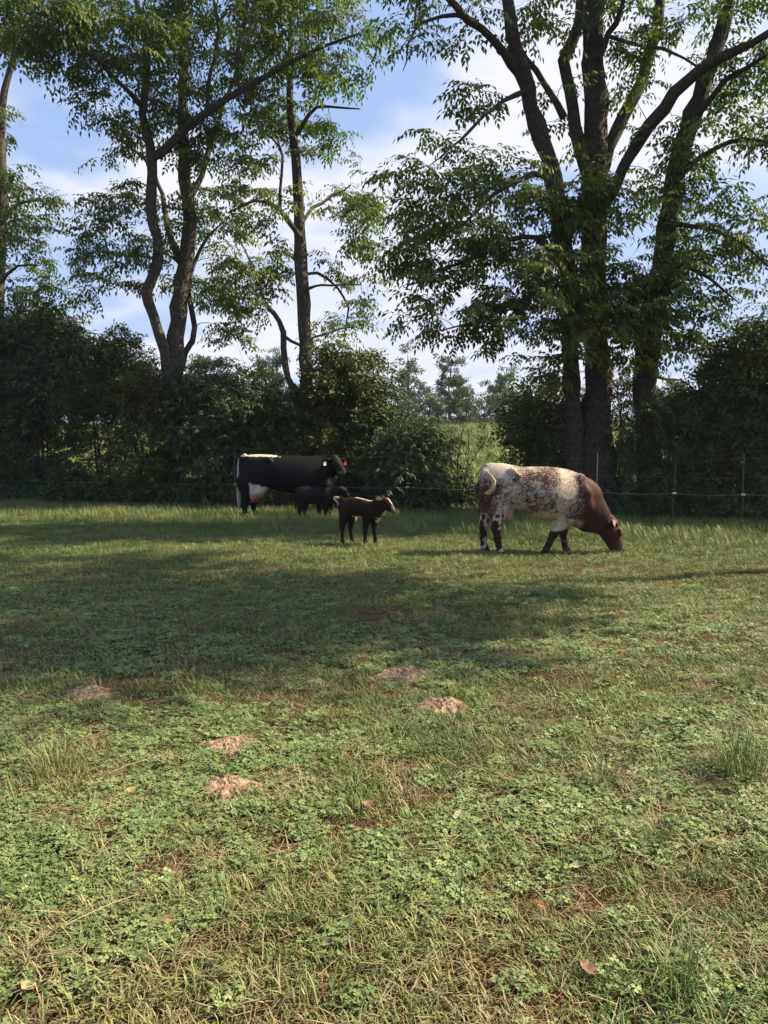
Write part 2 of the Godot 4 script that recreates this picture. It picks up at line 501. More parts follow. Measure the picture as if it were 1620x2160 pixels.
# A tree or shrub. stems: [points, radii] each, the first from the ground. masses: [centre, radii, sprays per square metre] of foliage;
# a branch grows to every few sprays from the nearest wood.
func plant(called: String, label: String, category: String, group: String, stems: Array, masses: Array, how: Dictionary) -> Node3D:
	rng.seed = how.get("seed", 1)
	var foot: Vector3 = stems[0][0][0]
	foot.y = height(foot.x, foot.z)
	var root := thing(called, label, category, foot, group)
	var wood: Color = how.get("wood", Color(0.13, 0.11, 0.09))
	var lump := flat_noise(how.get("seed", 1), 1.0, 3)
	var nodes := PackedVector3Array()
	var girth := PackedFloat32Array()
	for si in stems.size():
		var p := PackedVector3Array()
		var r := PackedFloat32Array()
		spline(stems[si][0], stems[si][1], how.get("step", 0.3), how.get("wobble", 0.016 if stems[si][1][0] > 0.15 else 0.03), p, r)
		for i in p.size():
			nodes.append(p[i])
			girth.append(r[i])
			p[i] -= foot
		var g := Geo.new()
		g.tube(p, r, 36 if r[0] > 0.5 else how.get("sides", 14 if r[0] > 0.06 else 7), wood, 0.6 if r[0] > 0.25 else 0.4, lump)
		put(how.get("trunk_name", "trunk") if si == 0 else "limb", g.mesh(), mats.bark, root)
	var kind: Array = how.spray
	var xf := []
	var cols := []
	for k in kind.size():
		xf.append([])
		cols.append([])
	var twigs := Geo.new()
	var per: float = how.get("per_branch", 4.0)
	var size: float = how.get("size", 0.8 if how.get("mat", "tree_leaf") == "tree_leaf" and not how.has("twig") else 1.0)
	var base_col: Color = how.get("leaf", Color(0.06, 0.10, 0.025))
	var yellow: Color = how.get("leaf2", Color(0.13, 0.14, 0.03))
	var targets := []
	for ms in masses:
		var c: Vector3 = ms[0]
		var rr: Vector3 = ms[1]
		var count := int(ms[2] * PI * rr.x * rr.y / per * how.get("density", 0.74 if how.get("mat", "tree_leaf") == "tree_leaf" and how.get("leaf_name", "") == "" and not how.has("twig") else 1.0) + 0.5)
		for k in maxi(1, count):
			var o := Vector3.ZERO
			for tries in 8:
				o = rv()
				if o.length() < 1.0:
					break
			o = o.normalized() * pow(o.length(), 0.75)
			var tp := c + o * rr
			tp.y = maxf(tp.y, height(tp.x, tp.z) + 0.1)
			# the wood nearest to it, found again below when branches have been added
			var best := 1e9
			for q in range(0, nodes.size(), 2):
				best = minf(best, nodes[q].distance_squared_to(tp))
			targets.append([best, tp])
	targets.sort_custom(func(a, b): return a[0] < b[0])
	var spread: float = how.get("spread", 0.3)
	for tg in targets:
		var tp: Vector3 = tg[1]
		var best := 1e9
		var from := 0
		for q in nodes.size():
			var d := nodes[q].distance_to(tp) + 0.7 * maxf(0.0, nodes[q].y - tp.y)
			if d < best:
				best = d
				from = q
		var a := nodes[from]
		var span := a.distance_to(tp)
		var pts := PackedVector3Array()
		var rad := PackedFloat32Array()
		var steps := clampi(int(span / 0.35) + 2, 3, 8)
		var bow := Vector3(rng.randf_range(-0.2, 0.2), rng.randf_range(0.05, 0.3), rng.randf_range(-0.2, 0.2)) * span
		var r0 := minf(girth[from] * 0.6, how.get("twig", 0.006) + 0.0085 * span)
		for i in steps + 1:
			var t := float(i) / steps
			var p := a.lerp(tp, t) + bow * (4.0 * t * (1.0 - t)) * 0.6 + rv(0.03 * span * t * (1.0 - t) + 0.012 * t)
			pts.append(p)
			rad.append(lerpf(r0, 0.0035, t))
			if i > 0:
				nodes.append(p)
				girth.append(rad[i])
		var loc := pts.duplicate()
		for i in loc.size():
			loc[i] -= foot
		twigs.tube(loc, rad, 4 if r0 < 0.03 else 6, wood)
		var n := maxi(1, int(per + rng.randf_range(-0.5, 0.5)))
		for k in n:
			var t := 1.0 - (0.62 * k / n) * rng.randf_range(0.7, 1.0) if span > 0.5 else 1.0
			var f := t * steps
			var i0 := mini(int(f), steps - 1)
			var p := pts[i0].lerp(pts[i0 + 1], f - i0) + rv(spread * 0.35 if span < 0.5 else 0.04)
			var dir := (pts[i0 + 1] - pts[i0]).normalized()
			var yaw := atan2(-dir.z, dir.x) + rng.randf_range(-1.9, 1.9)
			var b := Basis(Vector3.UP, yaw) * Basis(Vector3.BACK, rng.randf_range(-0.55, 0.5)) * Basis(Vector3.RIGHT, rng.randf_range(-0.5, 0.5))
			var w := rng.randi_range(0, kind.size() - 1)
			xf[w].append(Transform3D(b.scaled(Vector3.ONE * size * rng.randf_range(0.75, 1.2)), p - foot))
			var mix := lump.get_noise_3d(p.x * 0.5, p.y * 0.5, p.z * 0.5) * 0.9 + rng.randf_range(-0.2, 0.5)
			var col := base_col.lerp(yellow, clampf(mix, 0, 1)) * rng.randf_range(0.75, 1.25)
			col.a = 1.0
			cols[w].append(col)
	var br := put(how.get("branch_name", "branches"), twigs.mesh(), mats.bark, root)
	br.set_meta("kind", "stuff")
	for w in kind.size():
		if xf[w].size() > 0:
			scatter(how.get("leaf_name", "crown"), kind[w], mats[how.get("mat", "tree_leaf")], root, xf[w], cols[w])
	return root

func mass(x: float, y: float, away: float, rx: float, ry: float, rz: float, dens := 26.0) -> Array:
	return [at(x, y, away), Vector3(rx * away / FOCAL, ry * away / FOCAL, rz), dens]

func stem(away: float, pts: Array) -> Array:
	# rows of [x, y, metres nearer (-) or farther (+), radius]; y of 9999 means the ground
	var p := []
	var r := []
	for q in pts:
		var v: Vector3
		if q[1] > 9000:
			v = at(q[0], 1000, away + q[2])
			v.y = height(v.x, v.z) - 0.12
		else:
			v = at(q[0], q[1], away + q[2])
		p.append(v)
		r.append(q[3])
	return [p, r]

# ------------------------------------------------------------------ trees of the hedgerow
func trees() -> void:
	var gp := "tall trees of the hedgerow"
	var cs: Array = sprays.compound
	var bark := Color(0.18, 0.165, 0.148)
	# the left multi-stemmed tree
	var d := 20.3
	plant("hedgerow_tree", "tall tree with several sinuous grey stems rising behind the shrubs, nearest the black cow's left", "tree", gp, [
		stem(d, [[352, 9999, 0, 0.33], [356, 900, 0, 0.27], [362, 800, 0, 0.25], [372, 740, 0.05, 0.205], [376, 650, 0.1, 0.195], [390, 560, 0.15, 0.185], [402, 470, 0.2, 0.165], [392, 380, 0.2, 0.15], [384, 250, 0.2, 0.125], [386, 100, 0.3, 0.105], [380, -80, 0.4, 0.11], [372, -300, 0.4, 0.06], [380, -430, 0.4, 0.02]]),
		stem(d, [[360, 810, 0, 0.2], [348, 745, -0.15, 0.135], [325, 670, -0.3, 0.125], [308, 615, -0.4, 0.13], [332, 560, -0.5, 0.125], [330, 500, -0.5, 0.115], [318, 440, -0.6, 0.115], [320, 330, -0.7, 0.12], [302, 240, -0.8, 0.09], [310, 120, -0.9, 0.075], [280, -40, -1.0, 0.06], [250, -250, -1.2, 0.03]]),
		stem(d, [[320, 330, -0.7, 0.11], [352, 312, -0.8, 0.105], [400, 265, -1.0, 0.095], [450, 228, -1.3, 0.085], [510, 190, -1.6, 0.075], [590, 145, -2.0, 0.055], [680, 100, -2.4, 0.035], [760, 70, -2.7, 0.015]]),
		stem(d, [[432, 240, -1.2, 0.05], [445, 150, -1.2, 0.045], [460, 60, -1.3, 0.04], [440, -60, -1.4, 0.03], [450, -200, -1.4, 0.015]]),
		stem(d, [[505, 192, -1.6, 0.05], [500, 120, -1.6, 0.045], [520, 20, -1.7, 0.038], [515, -120, -1.7, 0.02]]),
		stem(d, [[372, 800, 0.1, 0.12], [392, 745, 0.25, 0.085], [411, 690, 0.4, 0.07], [398, 630, 0.5, 0.065], [408, 560, 0.6, 0.055], [440, 500, 0.8, 0.04], [470, 470, 0.9, 0.02]]),
		stem(d, [[395, 430, 0.2, 0.09], [425, 370, 0.5, 0.075], [440, 310, 0.7, 0.07], [462, 255, 0.9, 0.06], [480, 190, 1.0, 0.04], [520, 120, 1.2, 0.02]]),
		stem(d, [[385, 560, 0.2, 0.1], [352, 480, 0.6, 0.08], [342, 410, 0.9, 0.06], [300, 330, 1.2, 0.04], [240, 290, 1.4, 0.02]]),
		stem(d, [[306, 230, -0.8, 0.06], [250, 170, -1.6, 0.05], [180, 110, -2.6, 0.04], [90, 60, -3.6, 0.025], [20, 40, -4.2, 0.012]]),
	], [
		mass(300, 150, d - 1, 150, 110, 1.6, 50), mass(460, 90, d - 1.2, 140, 100, 1.6, 48), mass(200, 70, d - 3, 150, 70, 1.2, 70), mass(60, 40, d - 4, 110, 60, 1.0, 74),
		mass(600, 70, d - 2, 120, 75, 1.2, 42), mass(720, 100, d - 2.6, 90, 60, 0.9, 38), mass(330, 290, d - 0.5, 110, 70, 1.4, 30), mass(245, 300, d + 0.6, 50, 50, 0.8, 20),
		mass(280, 480, d, 105, 75, 1.3, 30), mass(210, 440, d + 0.4, 55, 45, 0.8, 26), mass(230, 560, d, 110, 55, 1.3, 26), mass(150, 610, d, 75, 50, 1.0, 24), mass(275, 400, d, 60, 50, 1, 26),
		mass(440, 460, d + 0.5, 75, 80, 1.2, 36), mass(460, 580, d + 0.5, 70, 60, 1.2, 34), mass(470, 370, d + 0.3, 60, 50, 1.2, 28), mass(520, 250, d, 90, 60, 1.4, 34), mass(470, 660, d + 0.3, 55, 40, 1.0, 28), mass(360, 600, d, 40, 60, 1.0, 14),
		mass(350, -120, d - 0.5, 280, 140, 2.6, 20), mass(560, -80, d - 1, 190, 110, 2.0, 20), mass(340, -350, d, 230, 150, 2.4, 14), mass(130, -80, d - 3, 160, 90, 1.6, 20),
	], {"spray": cs, "seed": 101, "wood": bark, "leaf": Color(0.082, 0.117, 0.032), "leaf2": Color(0.23, 0.24, 0.05)})
	# the slim straight tree
	d = 20.0
	plant("hedgerow_tree", "slim straight tree behind the black cow with a thin crooked side stem", "tree", gp, [
		stem(d, [[652, 9999, 0, 0.19], [650, 900, 0, 0.165], [645, 760, 0, 0.155], [641, 640, 0, 0.15], [634, 540, 0.05, 0.14], [630, 440, 0.1, 0.125], [624, 330, 0.1, 0.105], [613, 240, 0.1, 0.09], [612, 100, 0.1, 0.065], [618, -60, 0.1, 0.035], [615, -190, 0.1, 0.012]]),
		stem(d, [[634, 860, 0, 0.1], [617, 820, -0.1, 0.085], [602, 770, -0.2, 0.08], [597, 700, -0.2, 0.07], [575, 660, -0.25, 0.06], [556, 632, -0.3, 0.045], [530, 560, -0.3, 0.03], [500, 500, -0.3, 0.012]]),
		stem(d, [[600, 710, -0.2, 0.04], [635, 728, -0.1, 0.035], [660, 712, 0.3, 0.03], [740, 690, 0.8, 0.015]]),
		stem(d, [[632, 500, 0, 0.08], [605, 460, -0.3, 0.06], [570, 430, -0.5, 0.045], [535, 425, -0.7, 0.035], [480, 450, -0.9, 0.015]]),
		stem(d, [[590, 445, -0.4, 0.04], [592, 400, -0.4, 0.038], [595, 330, -0.5, 0.035], [580, 300, -0.5, 0.025], [540, 260, -0.6, 0.018], [490, 240, -0.6, 0.01]]),
		stem(d, [[636, 470, 0.1, 0.06], [660, 440, 0.5, 0.045], [700, 415, 0.8, 0.035], [740, 390, 1.0, 0.015]]),
		stem(d, [[640, 580, 0.1, 0.05], [672, 578, 0.4, 0.038], [710, 605, 0.6, 0.03], [735, 650, 0.8, 0.025], [725, 710, 0.9, 0.015], [745, 740, 1.0, 0.008]]),
		stem(d, [[642, 615, -0.1, 0.05], [665, 602, -0.5, 0.035], [700, 603, -0.9, 0.025], [760, 600, -1.2, 0.012]]),
		stem(d, [[620, 290, 0, 0.06], [650, 240, -0.4, 0.045], [690, 225, -0.8, 0.03], [760, 230, -1.2, 0.012]]),
	], [
		mass(560, 440, d - 0.5, 75, 65, 1.0, 30), mass(520, 340, d - 0.4, 50, 60, 0.9, 26), mass(545, 300, d - 0.4, 70, 60, 0.9, 22), mass(720, 400, d + 0.7, 75, 50, 0.9, 22), mass(735, 480, d + 0.5, 75, 60, 1.0, 26), mass(690, 330, d + 0.3, 80, 45, 1.0, 24),
		mass(640, 200, d - 0.3, 120, 55, 1.3, 26), mass(740, 250, d - 1, 50, 40, 0.6, 16), mass(510, 600, d - 0.2, 70, 70, 1.0, 32), mass(570, 540, d - 0.2, 60, 50, 0.9, 32), mass(560, 630, d, 50, 40, 0.8, 24), mass(760, 620, d + 0.5, 60, 50, 0.8, 22),
		mass(710, 720, d + 0.6, 90, 45, 1.0, 26), mass(790, 540, d + 0.5, 45, 55, 0.8, 22), mass(770, 430, d + 0.5, 45, 50, 0.8, 16), mass(690, 550, d + 0.4, 45, 35, 0.8, 14), mass(520, 720, d, 60, 40, 0.9, 22), mass(560, 770, d, 60, 30, 0.8, 14),
		mass(620, 60, d, 150, 80, 1.6, 24), mass(640, -90, d, 170, 110, 2.0, 20),
	], {"spray": cs, "seed": 202, "wood": bark, "leaf": Color(0.082, 0.117, 0.032), "leaf2": Color(0.23, 0.24, 0.05)})
	# the great tree on the right: stools from one wide stump
	d = 17.3
	plant("hedgerow_tree", "great spreading tree with a wide furrowed stump and many fanned limbs behind the roan cow", "tree", gp, [
		stem(d, [[1240, 9999, 0, 0.66], [1243, 1000, 0, 0.5], [1247, 930, 0, 0.41], [1256, 860, 0, 0.29], [1260, 780, 0, 0.245], [1254, 650, 0.05, 0.24], [1250, 500, 0.1, 0.235], [1252, 350, 0.15, 0.235], [1254, 200, 0.2, 0.22], [1252, 60, 0.2, 0.195], [1258, -100, 0.3, 0.16], [1250, -330, 0.4, 0.08], [1260, -520, 0.4, 0.02]]),
		stem(d, [[1216, 1060, -0.1, 0.3], [1214, 940, -0.2, 0.22], [1206, 840, -0.3, 0.165], [1202, 740, -0.3, 0.165], [1200, 600, -0.3, 0.18], [1180, 450, -0.3, 0.175], [1160, 340, -0.4, 0.16], [1130, 260, -0.5, 0.16], [1114, 190, -0.6, 0.15], [1090, 110, -0.8, 0.14], [1072, 20, -0.9, 0.11], [1062, -120, -1.1, 0.08], [1050, -300, -1.2, 0.02]]),
		stem(d, [[1092, 150, -0.7, 0.1], [1062, 110, -1.0, 0.085], [1015, 62, -1.4, 0.075], [960, 15, -1.8, 0.06], [900, -50, -2.2, 0.04], [840, -90, -2.5, 0.015]]),
		stem(d, [[1040, 82, -1.2, 0.045], [985, 40, -1.1, 0.04], [935, 36, -1.0, 0.035], [880, 52, -0.9, 0.03], [862, 95, -0.9, 0.02], [850, 150, -0.9, 0.008]]),
		stem(d, [[1108, 192, -0.6, 0.06], [1060, 215, -1.0, 0.045], [1020, 245, -1.3, 0.035], [985, 280, -1.6, 0.028], [950, 310, -1.8, 0.02], [905, 350, -2.0, 0.008]]),
		stem(d, [[1240, 360, 0.1, 0.16], [1212, 270, 0, 0.13], [1203, 190, 0, 0.12], [1190, 130, -0.1, 0.12], [1215, 70, -0.1, 0.11], [1225, 0, -0.2, 0.09], [1215, -160, -0.3, 0.05], [1190, -300, -0.3, 0.015]]),
		stem(d, [[1190, 250, -0.2, 0.075], [1150, 180, -0.3, 0.06], [1110, 125, -0.3, 0.05], [1080, 60, -0.4, 0.03]]),
		stem(d, [[1262, 380, 0.2, 0.15], [1285, 310, 0.3, 0.13], [1318, 240, 0.4, 0.13], [1352, 175, 0.6, 0.125], [1375, 100, 0.7, 0.12], [1395, 0, 0.8, 0.105], [1410, -140, 0.9, 0.07], [1420, -320, 1.0, 0.02]]),
		stem(d, [[1252, 470, 0.1, 0.12], [1295, 400, -0.2, 0.115], [1340, 310, -0.5, 0.11], [1400, 225, -0.9, 0.12], [1450, 170, -1.2, 0.11], [1510, 130, -1.5, 0.09], [1590, 90, -1.9, 0.075], [1680, 30, -2.3, 0.05], [1800, -60, -2.6, 0.02]]),
		stem(d, [[1225, 480, -0.4, 0.09], [1150, 372, -1.0, 0.065], [1100, 380, -1.4, 0.055], [1050, 400, -1.8, 0.045], [1010, 440, -2.1, 0.03], [950, 500, -2.4, 0.012]]),
		stem(d, [[1225, 600, -0.4, 0.08], [1130, 500, -1.2, 0.055], [1050, 520, -1.7, 0.045], [960, 560, -2.2, 0.03], [870, 600, -2.6, 0.012]]),
		stem(d, [[1222, 700, -0.4, 0.07], [1150, 620, -1.2, 0.05], [1090, 640, -1.7, 0.04], [1000, 680, -2.2, 0.025], [920, 700, -2.6, 0.01]]),
		stem(d, [[1260, 130, 0.1, 0.07], [1285, 70, 0.0, 0.06], [1310, 30, -0.1, 0.05], [1330, -60, -0.2, 0.02]]),
		stem(d, [[1280, 75, 0.0, 0.04], [1330, 90, -0.5, 0.035], [1400, 105, -0.9, 0.03], [1470, 140, -1.2, 0.02]]),
	], [
		mass(870, 430, d - 1.9, 80, 65, 0.9, 38), mass(960, 500, d - 1.8, 110, 85, 1.2, 40), mass(890, 560, d - 2, 80, 75, 1.0, 36), mass(1000, 610, d - 1.8, 110, 70, 1.2, 42), mass(935, 680, d - 2, 80, 40, 0.8, 34), mass(850, 660, d - 2.2, 40, 35, 0.5, 18),
		mass(1060, 690, d - 1.5, 95, 60, 1.1, 42), mass(1110, 590, d - 1.3, 105, 100, 1.2, 46), mass(1050, 470, d - 1.5, 95, 75, 1.1, 44), mass(920, 330, d - 1.8, 85, 55, 0.8, 34), mass(1000, 370, d - 1.6, 75, 50, 0.8, 34), mass(930, 400, d - 1.8, 85, 50, 0.9, 32), mass(1080, 370, d - 1.2, 60, 40, 0.8, 34),
		mass(1210, 560, d - 0.9, 110, 130, 0.7, 55), mass(1220, 700, d - 1.0, 110, 75, 0.7, 58), mass(1310, 640, d - 0.9, 110, 100, 0.8, 50), mass(1360, 560, d - 0.7, 80, 75, 0.8, 40), mass(1180, 430, d - 0.7, 80, 55, 0.7, 44), mass(1255, 430, d - 0.6, 85, 55, 0.6, 42), mass(1240, 340, d - 0.4, 55, 45, 0.5, 22), mass(1360, 720, d - 0.9, 80, 50, 0.8, 46), mass(1150, 760, d - 0.6, 60, 50, 0.8, 34),
		mass(940, 70, d - 1.4, 75, 55, 0.8, 16), mass(1010, 130, d - 1.3, 70, 60, 0.8, 20), mass(985, 200, d - 1.4, 70, 35, 0.8, 16), mass(870, 100, d - 1.0, 35, 60, 0.5, 14), mass(1040, 30, d - 1.2, 70, 45, 0.8, 22), mass(1150, 60, d - 0.4, 80, 60, 1.0, 28), mass(1300, 70, d, 70, 60, 1.0, 24), mass(1370, 100, d - 0.4, 60, 60, 0.8, 22), mass(1160, 210, d - 0.5, 50, 60, 0.8, 16), mass(1300, 200, d, 50, 60, 0.8, 16), mass(1400, 300, d - 0.5, 60, 60, 0.8, 18), mass(1330, 420, d - 0.4, 60, 50, 0.8, 24),
		mass(1150, -120, d, 260, 120, 2.2, 18), mass(1380, -120, d, 200, 130, 2.2, 18), mass(900, -80, d - 1.5, 140, 80, 1.4, 16), mass(1250, -350, d, 260, 160, 2.4, 13), mass(1620, 10, d - 1.8, 110, 70, 1.2, 26),
	], {"spray": cs, "seed": 303, "wood": Color(0.14, 0.125, 0.108), "leaf": Color(0.082, 0.117, 0.032), "leaf2": Color(0.25, 0.265, 0.05), "sides": 16})
	# its leaning neighbour
	d = 17.0
	plant("hedgerow_tree", "ivy-clad tree leaning out to the right beside the great stump", "tree", gp, [
		stem(d, [[1378, 9999, 0, 0.34], [1372, 1000, 0, 0.28], [1366, 900, 0, 0.24], [1362, 800, 0, 0.22], [1372, 700, 0.05, 0.215], [1392, 580, 0.1, 0.21], [1412, 450, 0.1, 0.2], [1432, 340, 0.1, 0.19], [1462, 240, 0.15, 0.175], [1500, 140, 0.2, 0.15], [1530, 40, 0.3, 0.13], [1552, -80, 0.3, 0.1], [1580, -280, 0.4, 0.05], [1590, -420, 0.4, 0.015]]),
		stem(d, [[1450, 270, 0.1, 0.08], [1495, 215, -0.3, 0.065], [1530, 170, -0.6, 0.055], [1575, 140, -0.9, 0.045], [1650, 100, -1.2, 0.03], [1740, 60, -1.4, 0.01]]),
		stem(d, [[1425, 370, 0, 0.07], [1480, 330, -0.6, 0.055], [1540, 300, -1.0, 0.045], [1610, 300, -1.5, 0.03], [1700, 320, -1.9, 0.012]]),
		stem(d, [[1408, 470, 0, 0.06], [1470, 480, -0.7, 0.045], [1530, 495, -1.2, 0.035], [1600, 540, -1.6, 0.022], [1660, 600, -1.8, 0.01]]),
		stem(d, [[1390, 590, 0, 0.06], [1440, 560, -0.5, 0.045], [1500, 590, -1.0, 0.03], [1560, 640, -1.3, 0.012]]),
		stem(d, [[1366, 790, 0, 0.05], [1400, 800, 0.3, 0.03], [1440, 805, 0.6, 0.02], [1470, 825, 0.8, 0.008]]),
	], [
		mass(1500, 350, d - 0.8, 100, 75, 1.1, 32), mass(1570, 250, d - 1, 75, 70, 1.0, 28), mass(1450, 480, d - 0.5, 85, 65, 1.0, 34), mass(1560, 470, d - 1, 80, 75, 1.0, 30), mass(1510, 570, d - 0.9, 95, 60, 1.0, 34), mass(1440, 620, d - 0.7, 75, 55, 0.9, 36), mass(1590, 590, d - 1.1, 60, 60, 0.8, 24), mass(1580, 120, d - 0.6, 60, 70, 0.9, 24), mass(1460, 90, d, 70, 70, 1.0, 22), mass(1480, 690, d - 0.8, 70, 45, 0.8, 30), mass(1420, 380, d, 60, 60, 0.8, 20), mass(1530, 170, d, 70, 55, 0.9, 20),
		mass(1400, 680, d - 0.7, 60, 60, 0.6, 34), mass(1368, 870, d - 0.3, 24, 60, 0.3, 26), mass(1370, 980, d - 0.3, 26, 60, 0.3, 22), mass(1560, -80, d, 200, 120, 2.0, 20), mass(1720, 200, d - 1, 120, 130, 1.4, 24), mass(1580, -280, d, 180, 120, 2.0, 14), mass(1700, 480, d - 1.4, 80, 130, 1.2, 22),
	], {"spray": cs, "seed": 404, "wood": Color(0.14, 0.125, 0.108), "leaf": Color(0.082, 0.117, 0.032), "leaf2": Color(0.23, 0.24, 0.05)})
	# the one at the left edge
	d = 21.5
	plant("hedgerow_tree", "thin tree half cut off at the photo's left edge", "tree", gp, [
		stem(d, [[-20, 9999, 0, 0.2], [-14, 900, 0, 0.17], [-4, 700, 0, 0.15], [0, 520, 0, 0.14], [4, 400, 0, 0.125], [2, 270, 0, 0.105], [10, 190, 0, 0.085], [32, 110, 0, 0.07], [45, 20, 0, 0.055], [70, -120, 0, 0.03], [60, -240, 0, 0.01]]),
		stem(d, [[2, 470, 0, 0.05], [40, 430, -0.5, 0.035], [90, 420, -0.9, 0.015]]),
		stem(d, [[0, 600, 0, 0.05], [40, 560, -0.4, 0.035], [85, 560, -0.7, 0.012]]),
		stem(d, [[4, 420, 0, 0.06], [-60, 330, 0.2, 0.045], [-150, 260, 0.3, 0.02]]),
	], [
		mass(60, 400, d - 0.5, 65, 45, 1.0, 34), mass(55, 480, d - 0.4, 80, 55, 1.0, 36), mass(40, 580, d - 0.2, 80, 55, 1.0, 24), mass(90, 640, d, 70, 45, 1.0, 22), mass(20, 270, d, 25, 45, 0.6, 12), mass(40, 110, d, 60, 40, 0.8, 18), mass(-90, 420, d, 110, 150, 1.6, 22), mass(-120, 200, d, 140, 130, 1.6, 20), mass(40, -80, d, 130, 100, 1.4, 20),
	], {"spray": cs, "seed": 505, "wood": bark, "leaf": Color(0.082, 0.117, 0.032), "leaf2": Color(0.12, 0.14, 0.03)})

func side_tree(label: String, foot: Vector3, masses: Array, sd: int, tall: float, lean: Vector3) -> void:
	var p := []
	var r := []
	for i in 7:
		var t := i / 6.0
		p.append(foot + Vector3(0, -0.1 + tall * t, 0) + lean * t * t)
		r.append(lerpf(0.17, 0.02, pow(t, 0.8)))
	plant("hedgerow_tree", label, "tree", "tall trees of the hedgerow", [[p, r]], masses, {"spray": sprays.compound, "seed": sd, "wood": Color(0.14, 0.115, 0.09), "leaf": Color(0.082, 0.117, 0.032), "leaf2": Color(0.23, 0.24, 0.05), "density": 0.36, "size": 1.45, "per_branch": 4.0})

# ------------------------------------------------------------------ shrubs of the hedge
func shrub(label: String, x: float, away: float, tops: Array, sd: int, how := {}) -> void:
	# tops: foliage masses [x, y, rx, ry] in the photograph; stems fan up from one foot
	var foot := at(x, 1000, away)
	foot.y = height(foot.x, foot.z) - 0.05
	rng.seed = sd * 7 + 1
	var stems := []
	var masses := []
	var dens: float = how.get("dens", 215.0)
	for q in tops:
		masses.append(mass(q[0], q[1], away + rng.randf_range(-0.2, 0.5), q[2], q[3], how.get("deep", 0.75), dens * (q[4] if q.size() > 4 else 1.0)))
	if x < 1640.0 and not how.has("dens"):
		masses.append([foot + Vector3(0, 0.28, 0.25), Vector3(1.1, 0.4, 0.6), dens])
	for k in how.get("stems", 6):
		var to: Vector3 = masses[k % masses.size()][0] + Vector3(rng.randf_range(-0.5, 0.5), rng.randf_range(-0.2, 0.5), rng.randf_range(-0.4, 0.4))
		var b := foot + Vector3(rng.randf_range(-0.25, 0.25), 0, rng.randf_range(-0.2, 0.2))
		var mid := b.lerp(to, 0.5) + Vector3(rng.randf_range(-0.12, 0.12), 0.25, rng.randf_range(-0.12, 0.12))
		var th: float = rng.randf_range(0.6, 1.3) * how.get("thick", 0.03)
		stems.append([[b, b.lerp(mid, 0.5) + rv(0.06), mid, to], [th, th * 0.85, th * 0.65, 0.008]])
	plant(how.get("called", "hedge_shrub"), label, "shrub", how.get("group", "shrubs of the dark hedge"), stems, masses, {"spray": sprays[how.get("spray", ["shrub", "broad", "mixed"][sd % 3])], "seed": sd, "leaf": how.get("leaf", [Color(0.052, 0.08, 0.026), Color(0.062, 0.088, 0.026), Color(0.046, 0.078, 0.03)][sd % 3]), "leaf2": how.get("leaf2", [Color(0.10, 0.125, 0.035), Color(0.13, 0.12, 0.035), Color(0.08, 0.12, 0.045)][sd % 3]), "wood": Color(0.10, 0.085, 0.07), "per_branch": 7.0, "mat": "shrub_leaf", "trunk_name": "stem", "leaf_name": "foliage", "spread": 0.5, "wobble": 0.02, "sides": 6, "size": how.get("size", 1.0)})

